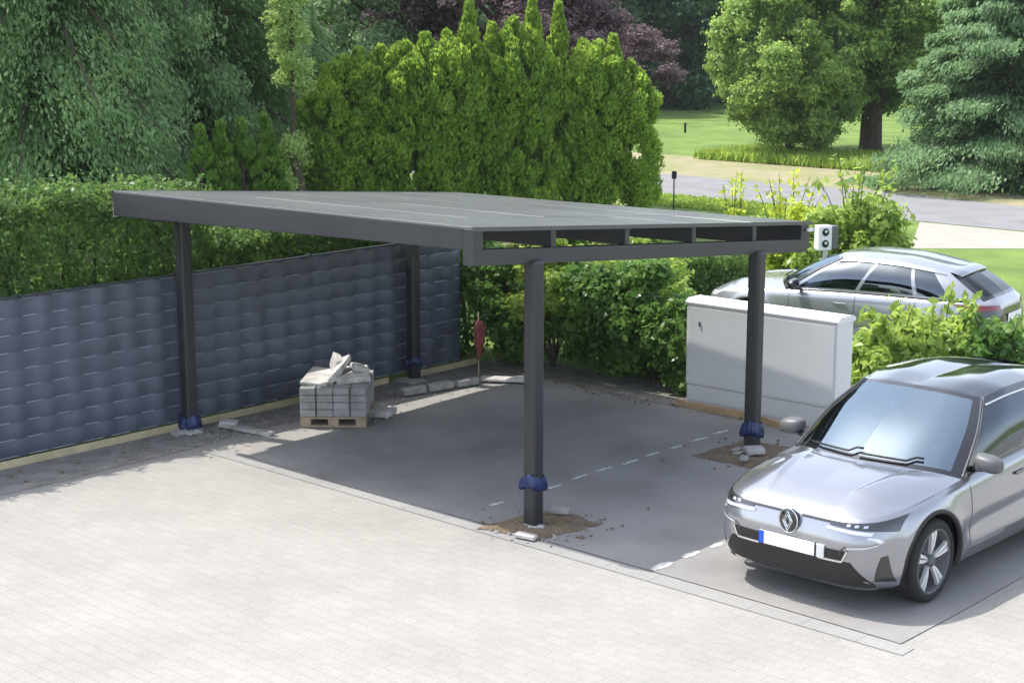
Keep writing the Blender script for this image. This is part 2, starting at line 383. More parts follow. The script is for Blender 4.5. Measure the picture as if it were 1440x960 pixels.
slopebox(MB(), X0-.012, X0+.012, Y0-.01, Y1+.01, -.032, .006).build('edge_trim', M['module_frame'], cp)
nx, ny = 5, 5
for i in range(nx):
    for j in range(ny):
        xa = X0+.014+(X1-X0-.028)*i/nx; xb = X0+.014+(X1-X0-.028)*(i+1)/nx; ya = Y0+(Y1-Y0)*j/ny; yb = Y0+(Y1-Y0)*(j+1)/ny
        slopebox(MB(), xa+.006, xb-.006, ya+.006, yb-.006, -.03, random.uniform(-.001, .003)).build('roof_panel', M['module'], cp, bevel=.003, seg=1)
# small fittings under the roof
MB().box(.62, .72, 3.0, 3.05, 2.14, 2.26).build('junction_box', M['white'], cp, bevel=.01)
MB().box(X0-.05, X0-.012, Y0+.03, Y0+.09, 2.52, 2.66).build('drain_spout', M['white'], cp, bevel=.008)
MB().box(5.31, 5.345, Y1-.12, Y1-.02, 2.335, 2.372).build('end_cap', M['white'], cp, bevel=.006)
MB().tube([(.72, 3.02, 2.18), (1.2, 3.0, 2.12), (1.9, 2.9, 2.2)], .012, 6).build('cable', M['black'], cp)

# blue plastic tied round the posts
def wrap(x, y, z, label, h=.10, sag=.04):
    n = 28; rows = []
    ph = random.random()*6
    for r, (dz, dr) in enumerate(((h*.62, .012), (h*.50, .020), (h*.2, .026), (-h*.1, .034), (-h*.45, .036), (-h*.6, .030), (-h*.5, .012))):
        row = []
        for k in range(n+1):
            a = 2*math.pi*(k % n)/n; q = max(abs(math.cos(a)), abs(math.sin(a)))
            rad = .074/q*.93+dr*(1+.45*math.sin(3*a+ph)+.45*math.sin(8*a+ph*2))
            row.append((rad*math.cos(a), rad*math.sin(a), dz+sag*math.sin(a*2+ph)*.6+random.uniform(-.008, .008)))
        rows.append(row)
    mb = MB().grid(rows)
    mb.add([(.07, -.09, .02), (.15, -.14, -.02), (.17, -.12, -.06), (.09, -.08, -.05)], [(0, 1, 2, 3)])
    return tag(mb.build('plastic_wrap', M['tarp'], None, smooth=True, loc=(x, y, z)), label, 'plastic wrap', 'blue plastic tied round the carport posts')
wrap(5.29, 0, .44, 'crumpled blue plastic wrapped around the front middle post above the soil pit')
wrap(0, 0, .10, 'dark blue plastic bunched at the foot of the post by the fence', .13)
wrap(5.29, 3.57, .27, 'blue plastic wrapped round the post in front of the white cabinet', .13)
wrap(0, 3.57, .26, 'small blue plastic band on the shaded post at the far end of the fence', .07)

# ------------------------------------------------------------------ fence
FX, FH = -.16, 1.78
fn = thing('privacy_fence', 'dark blue grey privacy fence of woven strips along the left side', 'fence', (FX, 0, 0))
PW = 2.0
y = -8.0
k = 0
PER = .36
while y < 4.5:
    y1 = min(y+PW, 4.6)
    mb = MB(); n = int((y1-y-.06)/.03)
    for r in range(9):
        z0 = .092+r*.186; z1 = z0+.194
        P = []
        amp = .012+.003*random.random(); ph = random.uniform(-.25, .25)
        for (zz, bow) in ((z0, 0), (z0+.02, .5), (z0+.09, 1), (z1-.02, .5), (z1, 0)):
            P.append([(amp*(1+.5*math.sin(yy*2.3+r*1.7)*math.sin(yy*.9+r*.6))*math.sin(2*math.pi*yy/PER+ph)+.006*math.sin(yy*1.3+r*2.1)+.011*bow-.0015*(r % 2), yy, zz) for yy in np.linspace(y-.001, y1+.001, n)])
        mb.grid(P)
    p = mb.build('strip_panel', M['strip'], fn, smooth=True)
    rb = MB()
    for r in range(10):
        z = .096+r*.186
        rb.tube([(.0, y+.02, z), (.0, y1-.02, z)], .0065, 5, False)
    rb.build('wire_rods', M['rod'], fn)
    MB().box(-.02, .024, y+.02, y1-.02, FH-.002, FH+.022).build('top_rail', M['fpost'], fn)
    MB().box(-.055, -.018, y-.025, y+.025, 0, FH+.035).build('fence_post', M['fpost'], fn, bevel=.004)
    y = y1; k += 1
MB().box(-.055, -.018, 4.6-.025, 4.6+.025, 0, FH+.035).build('fence_post', M['fpost'], fn, bevel=.004)
tag(MB().box(FX+.04, FX+.075, -8, 3.2, .0, .085).build('edging_board', M['pine'], None, bevel=.006), 'long pale timber edging board along the foot of the dark fence', 'board')
tag(MB().box(FX+.045, FX+.078, 3.75, 4.85, .0, .085).build('edging_board', M['pine'], None, bevel=.006), 'short pale timber board at the fence foot behind the shaded post', 'board')
tag(MB().add([(3.41, 4.70, 0), (4.42, 4.73, 0), (5.25, 4.56, 0), (3.41, 4.74, 0), (4.42, 4.77, 0), (5.25, 4.60, 0),
              (3.41, 4.70, .09), (4.42, 4.73, .09), (5.25, 4.56, .09), (3.41, 4.74, .09), (4.42, 4.77, .09), (5.25, 4.60, .09)],
             [(0, 1, 7, 6), (1, 2, 8, 7), (3, 9, 10, 4), (4, 10, 11, 5), (6, 7, 10, 9), (7, 8, 11, 10), (0, 6, 9, 3), (2, 5, 11, 8)]).build('edging_board', M['orangewood']),
    'orange brown edging board lying in front of the white cabinet', 'board')

# ------------------------------------------------------------------ pallet of stones
PR = math.radians(42)
pal = thing('pallet', 'wooden pallet under the stack of grey stones', 'pallet', (.80, 1.55, .012), PR)
for yy in (-.5, -.06, .38): MB().box(-.38, .38, yy, yy+.12, 0, .022).build('bottom_board', M['pallet'], pal, bevel=.003)
for yy in (-.5, -.06, .38):
    for xx in (-.38, -.06, .26): MB().box(xx, xx+.12, yy, yy+.12, .0225, .098).build('block', M['pallet'], pal, bevel=.003)
for i in range(5): MB().box(-.38, .38, -.5+i*.226, -.5+i*.226+.10, .0985, .122).build('deck_board', M['pallet'], pal, bevel=.003)
st = thing('stone_stack', 'block of grey concrete stones in layers on the wooden pallet', 'stone stack', (.80, 1.55, .136), PR)
for lay in range(4):
    z0 = lay*.085
    mb = MB()
    for i in range(4):
        for j in range(5):
            mb.box(-.385+i*.193+.003, -.385+i*.193+.19, -.5+j*.2+.003, -.5+j*.2+.197, z0+.001, z0+.082+random.uniform(-.003, .002))
    mb.build('stone_layer', M['stone'], st, bevel=.006, seg=1)
for xx in (-.2, .2):
    MB().tube([(xx, -.508, .0), (xx, -.508, .33), (xx, -.49, .343), (xx, .49, .343)], .004, 5).build('strap', M['black'], st)
def slab(label, lx, ly, z, sx, sy, th, rx, ry, rz, m='stone2'):
    mb = MB().box(-sx, sx, -sy, sy, 0, th)
    bm_v = [(a+random.uniform(-.02, .02), b+random.uniform(-.02, .02), c+random.uniform(-.008, .008)) for a, b, c in mb.v]; mb.v = bm_v
    c, s_ = math.cos(PR), math.sin(PR)
    tag(mb.build('broken_stone', M[m], None, bevel=.012, loc=(.80+lx*c-ly*s_, 1.55+lx*s_+ly*c, .136+z), rot=(rx, ry, PR+rz)), label, 'stone', 'loose stones on top of the stone stack')
slab('wide pale stone lying flat on the right of the stone stack', .17, .05, .345, .20, .30, .07, .04, -.06, .15)
slab('pale stone slab lying flat on the left of the stone stack', -.20, -.05, .345, .17, .34, .05, .05, .10, -.1)
slab('upright broken stone standing at the back of the stone stack', -.05, .22, .40, .05, .12, .17, .25, .2, .4)
slab('long tilted stone leaning across the middle of the stone stack', .03, .0, .42, .05, .28, .07, .32, -.35, -.35)
slab('small tilted stone chip at the right end of the stone stack', .24, .1, .425, .08, .12, .06, .1, .25, .5)

# loose bits by the posts
def rough_block(label, x, y, z, sx, sy, sz, rz, m='rubble', cat='stone', name='loose_stone', tilt=(0, 0)):
    mb = MB().box(-sx, sx, -sy, sy, 0, sz); mb.v = [(a+random.uniform(-.12, .12)*sx, b+random.uniform(-.12, .12)*sy, c*(1+random.uniform(-.15, .15))) for a, b, c in mb.v]
    return tag(mb.build(name, M[m], None, bevel=min(sx, sy, sz)*.25, loc=(x, y, z), rot=(tilt[0], tilt[1], rz)), label, cat)
rough_block('dark grey plank lying on the ground right of the fence post foot', .55, .37, .02, .36, .06, .045, .25, 'rubble', 'plank', 'loose_plank', (0, .05))
rough_block('pale lump of concrete at the end of the dark grey plank', .30, .33, .03, .10, .07, .08, .5, 'concrete')
rough_block('flat white stone slab lying beside the laurel at the far end', 1.0, 4.25, .03, .30, .09, .04, .55, 'stone2')
for i, (x, y) in enumerate(((.62, 2.95), (.70, 3.35), (.78, 3.75))):
    rough_block(['grey kerb stone nearest the pallet in the row before the shaded post', 'middle grey kerb stone in the row before the shaded post', 'grey kerb stone farthest from the pallet in the row before the shaded post'][i], x, y, .02, .06, .18, .09, -.15)
rough_block('pale rounded rubble lump right behind the pallet', 1.15, 1.95, .02, .12, .17, .07, .4, 'stone2')
rough_block('small grey pebble on the concrete by the rear right post', 5.55, 3.05, .07, .045, .04, .05, .3, 'rubble')
rough_block('whitish concrete chunk at the rear right post foot', 5.45, 3.38, .06, .10, .09, .07, .9, 'concrete')
rough_block('pale flat concrete chunk in front of the front middle post', 5.50, -.33, .02, .11, .05, .035, .15, 'concrete')
rough_block('grey stone on the edge of the soil pit behind the front middle post', 5.28, .40, .04, .09, .06, .06, .6, 'rubble')
# grit and small stones around the post pits and along the fence foot
def grit(name, spots, n, m, lo=.008, hi=.028):
    mb = MB()
    for i in range(n):
        cx, cy, sx, sy = spots[i % len(spots)]; x, y = random.gauss(cx, sx), random.gauss(cy, sy); r = random.uniform(lo, hi)*random.uniform(.5, 1)
        ps = [(x+r*random.uniform(.7, 1.2)*math.cos(a), y+r*random.uniform(.7, 1.2)*math.sin(a), .016) for a in (0, 1.3, 2.5, 3.8, 5.1)]
        mb.add(ps+[(x+random.uniform(-.3, .3)*r, y+random.uniform(-.3, .3)*r, .016+r*random.uniform(.5, 1.1))], [(i_, (i_+1) % 5, 5) for i_ in range(5)])
    return tag(mb.build(name, m), kind='stuff')
grit('gravel', [(5.3, .1, .28, .28), (5.3, 3.45, .26, .3), (.45, .3, .3, .35), (.75, 3.3, .22, .6), (1.15, 1.7, .1, .3), (5.3, -.25, .3, .08)], 420, M['rubble'])
grit('soil_crumbs', [(5.3, .15, .3, .26), (5.3, 3.5, .28, .3), (2.6, 4.6, .9, .1), (.35, -2, .2, 2.2)], 360, M['soil'], .008, .035)
# chalk dashes
ordn = ['first', 'second', 'third', 'fourth', 'fifth', 'sixth', 'seventh', 'eighth', 'ninth']
def dash(x, y, ln, wd, rz, label, grp):
    n = 9; P = [[], []]
    for k in range(n):
        t = k/(n-1)-.5; w = wd*(.5+.5*math.sin(math.pi*(k+.5)/n))*(1+random.uniform(-.3, .3))
        P[0].append((-w/2, t*ln, 0)); P[1].append((w/2, t*ln, 0))
    tag(MB().grid(P).build('chalk_dash', M['chalk'], None, loc=(x, y, .0165), rot=(0, 0, rz)), label, 'chalk mark', grp)
for i, (x, y) in enumerate([(4.57, .26), (4.60, 1.05), (4.56, 1.53), (4.56, 1.93), (4.59, 2.33), (4.57, 2.74), (4.58, 3.15), (4.57, 3.6), (4.56, 4.02)]):
    dash(x, y, .23+random.uniform(-.04, .05), .05, random.uniform(-.15, .05), ordn[i]+' thin white dash of the dashed line across the slab, counted from the driveway', 'white dashes across the carport slab')
for i, (x, y) in enumerate([(6.87, -.10), (6.87, .32), (6.89, .68)]):
    dash(x, y, .27-.04*i, .085-.01*i, 0, ['broad white dash nearest the driveway edge beside the parked car', 'broad white dash in the middle of the three beside the car', 'broad white dash closest to the front car bumper'][i], 'broad white dashes beside the car')

# ------------------------------------------------------------------ white cabinet
cb = thing('utility_cabinet', 'long white utility cabinet behind the rear right carport post', 'cabinet', (3.40, 4.90, 0), math.radians(1.6))
CL, CD, CH = 2.07, .36, 1.25
MB().box(0, CL, 0, CD, .26, CH).build('body', M['cab'], cb, bevel=.012)
MB().box(.012, CL-.012, .012, CD-.012, 0, .255).build('plinth', M['cab'], cb, bevel=.006)
mb = MB(); pr = [(-.014, CH+.002), (-.014, CH+.03), (.05, CH+.062), (CD-.05, CH+.062), (CD+.014, CH+.03), (CD+.014, CH+.002)]
mb.add([(x, a, b) for x in (-.014, CL+.014) for a, b in pr], [(0, 1, 2, 3, 4, 5), (11, 10, 9, 8, 7, 6)]+[(i, (i+1) % 6, 6+(i+1) % 6, 6+i) for i in range(6)])
mb.build('lid', M['white'], cb, bevel=.008)
for a, b in ((.03, 1.02), (1.05, CL-.03)):
    MB().box(a, b, -.010, -.0005, .29, CH-.03).build('door', M['cab'], cb, bevel=.004)
MB().box(.19, .21, -.022, -.0105, .99, 1.05).build('lock', M['black'], cb, bevel=.003)

# white double-marked box on a slim post
sg = thing('charging_pillar', 'small white box with two black round marks on a post by the yellow green bush', 'charging pillar', (*spot(1163, 25.2), 0), YAW+.25)
MB().box(-.05, .05, -.04, .04, 0, 1.08).build('post', M['steel'], sg, bevel=.01)
MB().box(-.15, .08, -.10, .08, 1.08, 1.47).build('housing', M['white'], sg, bevel=.02)
MB().box(.082, .19, -.085, .10, 1.10, 1.46).build('side_unit', M['grey_trim'], sg, bevel=.015)
for z in (1.37, 1.19):
    mb = MB().lathe([(.0, -.012), (.052, -.012), (.058, -.004), (.058, .012)], 20, 'Z')
    mb.v = [(a-.035, -.102+c*.8, b*1.05+z) for a, b, c in mb.v]
    o = mb.build('socket', M['black'], sg, smooth=True)
    mb = MB().lathe([(.0, -.017), (.018, -.017), (.022, -.01)], 12, 'Z'); mb.v = [(a-.03, -.103+c*.8, b+z+.012) for a, b, c in mb.v]
    mb.build('plug_hole', M['white'], o)

# ------------------------------------------------------------------ cars
def pinterp(xs, ys, x):
    """monotone smooth interpolation"""
    xs = np.array(xs, float); ys = np.array(ys, float); h = np.diff(xs); d = np.diff(ys)/h
    m = np.zeros_like(ys); m[1:-1] = np.where(d[:-1]*d[1:] > 0, 2*d[:-1]*d[1:]/np.where(d[:-1]+d[1:] == 0, 1, d[:-1]+d[1:]), 0); m[0] = d[0]; m[-1] = d[-1]
    x = np.clip(x, xs[0], xs[-1]); i = np.clip(np.searchsorted(xs, x)-1, 0, len(h)-1); t = (x-xs[i])/h[i]
    return ys[i]*(2*t**3-3*t**2+1)+h[i]*m[i]*(t**3-2*t**2+t)+ys[i+1]*(-2*t**3+3*t**2)+h[i]*m[i+1]*(t**3-t**2)

def coons(b, t, l, r):
    """b,t: (n,3) bottom and top curves; l,r: (m,3) side curves -> (m,n,3)"""
    n, m = len(b), len(l); u = np.linspace(0, 1, n)[None, :, None]; v = np.linspace(0, 1, m)[:, None, None]
    return (1-v)*b[None]+v*t[None]+(1-u)*l[:, None]+u*r[:, None]-((1-u)*(1-v)*b[0]+u*(1-v)*b[-1]+(1-u)*v*t[0]+u*v*t[-1])
def curve(pts, n, closed=False):
    """smooth curve through points by arc length"""
    P = np.array(pts, float); d = np.r_[0, np.cumsum(np.linalg.norm(np.diff(P, axis=0), axis=1))]; s = np.linspace(0, d[-1], n)
    return np.stack([pinterp(d, P[:, k], s) for k in range(3)], 1)
def gridmesh(name, P, m, parent, mirror=False, mask=None, smooth=True, flip=False):
    r, c = P.shape[:2]; V = P.reshape(-1, 3)
    F = [(i*c+j, i*c+j+1, (i+1)*c+j+1, (i+1)*c+j) for i in range(r-1) for j in range(c-1) if mask is None or mask[i, j]]
    if not F: return None
    V2 = V; F2 = list(F)
    if mirror:
        V2 = np.r_[V, V*np.array([-1, 1, 1])]; n = len(V); F2 += [tuple(n+q for q in reversed(f)) for f in F]
    bm = bmesh.new(); vs = [bm.verts.new(v) for v in V2]
    for f in F2:
        try: bm.faces.new([vs[i] for i in f])
        except ValueError: pass
    for v in [v for v in bm.verts if not v.link_faces]: bm.verts.remove(v)
    bmesh.ops.remove_doubles(bm, verts=bm.verts, dist=1e-5)
    bm.normal_update(); q = 0.
    for f in bm.faces: q += f.normal.dot(f.calc_center_median()-Vector((0, 2.1, .6)))*f.calc_area()
    if q < 0: bmesh.ops.reverse_faces(bm, faces=bm.faces)
    me = bpy.data.meshes.new(name); bm.to_mesh(me); bm.free()
    return link(name, me, m, parent, smooth)

def make_wheel(parent, x, y, z, R, side):
    """side +1: outer face towards +X"""
    w = bpy.data.objects.new('wheel', None); COL.objects.link(w); w.parent = parent; w.location = (x, y, z); w.scale = (side, 1, 1)
    wd = .215; rr = R*.775
    MB().lathe([(rr*.93, -wd*.5), (R*.90, -wd*.52), (R*.975, -wd*.42), (R, -wd*.25), (R, wd*.25), (R*.975, wd*.42), (R*.90, wd*.52), (rr, wd*.47), (rr*.97, wd*.36)], 56).build('tyre', M['rubber'], w, True)
    rim = MB().lathe([(rr*1.01, wd*.47), (rr*.965, wd*.49), (rr*.94, wd*.42), (rr*.92, -.05), (rr*.3, -.06), (0, -.06)], 56).build('rim', M['grey_trim'], w, True)
    mb = MB()
    for k in range(5):
        a = 2*math.pi*k/5+.3
        for (s0, s1) in ((-.20, -.03), (.03, .20)):
            pts = []
            for (r, wdt, xx) in ((.16, .5, .070), (.45, .9, .085), (.78, 1.35, .092), (.955, 1.75, .090)):
                for s in (s0, s1):
                    ang = a+s*wdt*(.55/max(r, .3))*.95; pts.append((r, ang, xx))
            vs = []
            for (r, ang, xx) in pts: vs.append((xx, rr*r*math.cos(ang), rr*r*math.sin(ang)))
            for (r, ang, xx) in pts: vs.append((xx-.03, rr*r*math.cos(ang), rr*r*math.sin(ang)))
            fs = []
            for i in range(3):
                q = i*2; fs += [(q, q+1, q+3, q+2), (q, q+2, q+10, q+8), (q+1, q+9, q+11, q+3)]
            mb.add(vs, fs)
    mb.build('spokes', M['alloy'], w)
    MB().lathe([(0, .100), (rr*.13, .098), (rr*.19, .085), (rr*.20, .05)], 24).build('hub_cap', M['grey_trim'], w, True)
    MB().lathe([(rr*.75, -.03), (rr*.75, -.015), (rr*.2, -.015)], 40).build('brake_disc', M['steel'], w, True)
    return w

def make_car(P, root):
    L = P['L']; paint = M[P['paint']]; nF = 46
    yc, yc2 = 1.30, L-1.05
    lev = P['levels']           # each: (z at front, z@yA, z@yB, z at rear, half width, yfront, rear inset)
    ys_key = [0, 1.25, 2.6, L]
    ph = np.linspace(0, 1, nF)
    def outline(k, t):
        """t in 0..1: front centre -> front corner -> side -> rear corner -> rear centre"""
        z4, w, yf, ri = lev[k][:4], lev[k][4], lev[k][5], lev[k][6]; yr = L-ri
        t = np.asarray(t, float); x = np.zeros_like(t); y = np.zeros_like(t)
        a = t < .38; f = t[a]/.38*math.pi/2
        n1, n2 = 6., 3.
        fx = np.sin(f); x[a] = w*fx**(2/2.2)*0; 
        # front quarter: superellipse sampled through an angle warp
        g = np.clip(f, 0, math.pi/2); X = np.abs(np.sin(g))**(2/2.6); Y = (1-X**n1)**(1/n2)
        Yb = np.abs(np.cos(g))**(2/2.6); Xb = (1-Yb**n2)**(1/n1)
        wgt = np.clip((f-.75)/.35, 0, 1); X2 = X*(1-wgt)+Xb*wgt; Y2 = (np.maximum(1-X2**n1, 0))**(1/n2)
        x[a] = w*X2; y[a] = yc-(yc-yf)*Y2
        b = (t >= .38) & (t <= .72); q = (t[b]-.38)/.34; y[b] = yc+(yc2-yc)*q; x[b] = w*(1+.012*np.sin(math.pi*q))
        c = t > .72; f = (1-t[c])/.28*math.pi/2; m1, m2 = 5., 2.6
        X = np.abs(np.sin(f))**(2/2.6); Yb = np.abs(np.cos(f))**(2/2.6); Xb = (1-Yb**m2)**(1/m1); wgt = np.clip((f-.75)/.35, 0, 1)
        X2 = X*(1-wgt)+Xb*wgt; Y2 = np.maximum(1-X2**m1, 0)**(1/m2)
        x[c] = w*X2*(1-P.get('rear_taper', .05)*Y2); y[c] = yc2+(yr-yc2)*Y2
        z = pinterp(ys_key, z4, y)
        return np.stack([x, y, z], -1)
    nT = 240; T = np.linspace(0, 1, nT); nK = len(lev)
    base = np.stack([outline(k, T) for k in range(nK)])
    nR = 44; kk = np.linspace(0, nK-1, nR); belt = np.stack([np.stack([pinterp(np.arange(nK), base[:, j, c], kk) for j in range(nT)]) for c in range(3)], -1).transpose(1, 0, 2)
    R = P['R']; wheels = [(P['yw'], R), (P['yw']+P['wb'], R)]
    # arch flares and door crease
    for (wy, wz) in wheels:
        d = np.hypot(belt[..., 1]-wy, belt[..., 2]-wz); belt[..., 0] += .022*np.exp(-((d-.41)/.10)**2)*(belt[..., 0] > .5)
    side = (belt[..., 1] > 1.15) & (belt[..., 1] < L-.95)
    belt[..., 0] -= P.get('crease', .02)*np.exp(-((belt[..., 2]-.46-.02*belt[..., 1])/.09)**2)*side*np.clip((belt[..., 1]-1.2)/.35, 0, 1)*np.clip((L-.95-belt[..., 1])/.35, 0, 1)
    ar = R+.05
    # snap grid points near the arch onto the circle
    mask = np.ones((nR-1, nT-1), bool)
    for (wy, wz) in wheels:
        dy, dz = belt[..., 1]-wy, belt[..., 2]-wz; d = np.hypot(dy, dz); on = (belt[..., 0] > .5)
        cc = .25*(d[:-1, :-1]+d[1:, :-1]+d[:-1, 1:]+d[1:, 1:]); onc = on[:-1, :-1]
        kill = (cc < ar) & onc; mask &= ~kill
        vm = np.zeros((nR, nT), bool)
        vk = np.zeros((nR, nT)); va = np.zeros((nR, nT))
        for a in (0, 1):
            for b in (0, 1):
                vk[a:nR-1+a, b:nT-1+b] += kill; va[a:nR-1+a, b:nT-1+b] += 1
        bd = (vk > 0) & (vk < va)
        sc = np.where(bd, ar/np.maximum(d, 1e-6), 1)
        belt[..., 1] = wy+dy*sc; belt[..., 2] = np.where(bd, np.maximum(wz+dz*sc, belt[..., 2].min()), wz+dz*sc)
    cy = .25*(belt[:-1, :-1, 1]+belt[1:, :-1, 1]+belt[:-1, 1:, 1]+belt[1:, 1:, 1]); cz = .25*(belt[:-1, :-1, 2]+belt[1:, :-1, 2]+belt[:-1, 1:, 2]+belt[1:, 1:, 2])
    cx = .25*(belt[:-1, :-1, 0]+belt[1:, :-1, 0]+belt[:-1, 1:, 0]+belt[1:, 1:, 0])
    shaded_sill = mask & (cz < P['shaded_sill'][0]+P['shaded_sill'][1]*np.clip((cy-P['yw'])/2.7, 0, 1)) & (cx > .55) & (cy > P['yw']) & (cy < P['yw']+P['wb'])  # dark cladding, rising rearwards to paint in the lower door's shade
    d1, d2, d3 = P['doors']
    fd = mask & ~shaded_sill & (cy > d1) & (cy < d2) & (cx > .6); rd = mask & ~shaded_sill & (cy > d2) & (cy < d3) & (cx > .6) & (np.hypot(cy-wheels[1][0], cz-wheels[1][1]) > ar+.06)
    body = mask & ~shaded_sill & ~fd & ~rd
    BO = gridmesh('front_body', belt, paint, root, True, body & (cy < d2))
    gridmesh('rear_body', belt, paint, root, True, body & (cy >= d2))
    for sgn in (1, -1): gridmesh('shaded_sill', belt*np.array([sgn, 1, 1]), M['grey_trim'], root, False, shaded_sill, flip=sgn < 0)
    full = MB().grid(belt.tolist())
    bvh = BVHTree.FromPolygons([Vector(v) for v in full.v]+[Vector((-v[0], v[1], v[2])) for v in full.v], full.f+[tuple(len(full.v)+q for q in f) for f in full.f])
    doors = {}
    for sgn in (1, -1):
        for nm, mk in (('f', fd), ('r', rd)):
            doors[nm, sgn] = gridmesh('door', belt*np.array([sgn, 1, 1]), paint, root, False, mk, flip=sgn < 0)
    # floor and closing planes
    bot = belt[0]; mb = MB(); n = nT; pts = [(x, y, z+.002) for x, y, z in bot]+[(-x, y, z+.002) for x, y, z in bot]
    mb.add(pts, [(j, j+1, n+j+1, n+j) for j in range(n-1) if bot[j, 1] != bot[j+1, 1]]); 
    mb.build('underbody', M['black'], root)
    # wheel wells
    for (wy, wz) in wheels:
        for sgn in (1, -1):
            mb = MB()
            a = np.linspace(-.35, math.pi+.35, 26)
            mb.grid([[(sgn*xx, wy+(ar+.01)*math.cos(q), max(.16, wz+(ar+.01)*math.sin(q))) for q in a] for xx in (.55, .80, .848)])
            mb.add([(sgn*.55, wy+(ar+.01)*math.cos(q), max(.16, wz+(ar+.01)*math.sin(q))) for q in a], [tuple(range(26))])
            mb.build('wheel_well', M['black'], root)
    # project curves onto the belt
    def cast(o, d):
        h = bvh.ray_cast(Vector(o), Vector(d).normalized()); return (h[0], h[1]) if h[0] is not None else (None, None)
    def patch(name, up, lo, m, d, org, off=.004, nu=24, nv=5, parent=None, mirror=False, thick=0):
        """a trim piece between two polylines, laid on the body; points (a, z): a = x for front/rear, y for sides"""
        U = curve([(p[0], 0, p[1]) for p in up], nu); D_ = curve([(p[0], 0, p[1]) for p in lo], nu)
        out = []
        for i in range(nv):
            row = []
            for j in range(nu):
                q = U[j]*(1-i/(nv-1))+D_[j]*i/(nv-1)
                o = org(q[0], q[2]); h, nn = cast(o, d)
                if h is None: h, nn = Vector(o)+Vector(d)*.6, -Vector(d)
                if nn.dot(Vector(d)) > 0: nn = -nn
                row.append(tuple(h+nn*off))
            out.append(row)
        obs = []
        A = np.array(out)
        for s_ in ((1, -1) if mirror else (1,)):
            obs.append(gridmesh(name, A*np.array([s_, 1, 1]), m, parent or root, False))
        return obs
    F = dict(d=(0, 1, 0), org=lambda a, z: (a, -2, z))
    Sd = dict(d=(-1, 0, 0), org=lambda a, z: (3, a, z))
    Rr = dict(d=(0, -1, 0), org=lambda a, z: (a, L+2, z))
    # arch lips
    for (wy, wz) in wheels:
        a = np.linspace(-.42, math.pi+.42, 40); rows = []
        for rr_, off in ((ar-.003, -.03), (ar-.003, .008), (ar+.028, .009), (ar+.034, .0)):
            row = []
            for q in a:
                yy, zz = wy+rr_*math.cos(q), max(wz+rr_*math.sin(q), .205); yq, zq = wy+(ar+.03)*math.cos(q), max(wz+(ar+.03)*math.sin(q), .205)
                h, nn = cast((3, yq, zq), (-1, 0, 0)); xx = h.x if h is not None else .87
                row.append((xx+off, yy, zz))
            rows.append(row)
        for sgn in (1, -1): gridmesh('arch_lip', np.array(rows)*np.array([sgn, 1, 1]), M['black' if P['kind'] == 1 else 'grey_trim'], root, False)
    # --- bonnet
    tc = P['t_corner']; jc = int(tc*nT)
    top = base[-1]; jcw = int(np.argmin(np.where(top[:, 0] > .6, np.abs(top[:, 1]-P['cowl_y1']), 9)))
    fr = top[:jc+1]; sd = top[jc:jcw+1]
    cowl = curve([(0, P['cowl_y0'], P['cowl_z0']), (.35, P['cowl_y0']+.06, P['cowl_z0']-.006), (.62, P['cowl_y0']+.18, P['cowl_z0']-.03), tuple(top[jcw])], len(fr))
    cy0 = fr[0]; n2 = len(sd); tt = np.linspace(0, 1, n2)
    ctr = np.stack([np.zeros(n2), cy0[1]+(P['cowl_y0']-cy0[1])*tt, pinterp([0, .12, .35, 1], [cy0[2], cy0[2]+.055, cy0[2]+.125, P['cowl_z0']], tt)], 1)
    B = coons(fr, cowl, ctr, sd)
    Bx = B[..., 0]; v = np.linspace(0, 1, n2)[:, None]; u = np.linspace(0, 1, len(fr))[None]
    B[..., 2] += .030*np.sin(math.pi*u)**1*np.sin(math.pi*np.clip(v*1.05, 0, 1))**.7
    cr = .30+.20*v; B[..., 2] += P.get('bonnet_crease', .022)*(1/(1+np.exp(-(Bx-cr)/.012)))*np.clip(1.0-(Bx-cr)/.35, 0, 1)*np.clip(v*3, 0, 1)*np.clip((1-v)*4, 0, 1)
    gridmesh('bonnet', B, paint, root, True, flip=True)
    # --- greenhouse
    A0 = top[jcw]; hd = P['header']   # ((yc, zc), (xs, ys, zs))
    hcent = (0, hd[0][0], hd[0][1]); hcor = hd[1]
    nA = 20; nW = 40
    head = curve([hcent, (hcor[0]*.5, hd[0][0]+.02, hd[0][1]-.008), (hcor[0]*.85, hd[0][0]*.4+hcor[1]*.6, hcor[2]*.7+hd[0][1]*.3), hcor], len(cowl))
    A1 = np.array(A0)+np.array([-.075, .0, .006])
    apil = curve([tuple(A0), tuple((np.array(A0)*.5+np.array(hcor)*.5)+np.array([.035, .0, .018])), hcor], nA)
    ctr2 = curve([(0, P['cowl_y0'], P['cowl_z0']), (0, (P['cowl_y0']+hcent[1])*.5-.03, (P['cowl_z0']+hcent[2])*.5+.035), hcent], nA)
    WS = coons(cowl, head, ctr2, apil)
    ncol = WS.shape[1]; mk = np.zeros((nA-1, ncol-1), bool); mk[1:-1, :int(ncol*.86)] = True
    gridmesh('windscreen', WS, M['glass'], root, True, mk, flip=True)
    gridmesh('windscreen_frame', WS, M['gloss'], root, True, ~mk, flip=True)
    rail = curve([hcor]+P['rail'], 60); rb = P['rail'][-1]
    rcen = P['roof_rear']; rend = curve([(0, rcen[0], rcen[1]), (rb[0]*.6, rcen[0]-.005, rcen[1]-.008), rb], len(head))
    ctr3 = curve([hcent]+P['roof_mid']+[(0, rcen[0], rcen[1])], 60)
    RF = coons(head, rend, ctr3, rail)
    RF[..., 2] += .018*np.sin(math.pi*np.linspace(0, 1, len(head)))[None]*np.sin(math.pi*np.linspace(0, 1, 60))[:, None]**.5
    gridmesh('roof', RF, M[P['roof_mat']], root, True, flip=True)
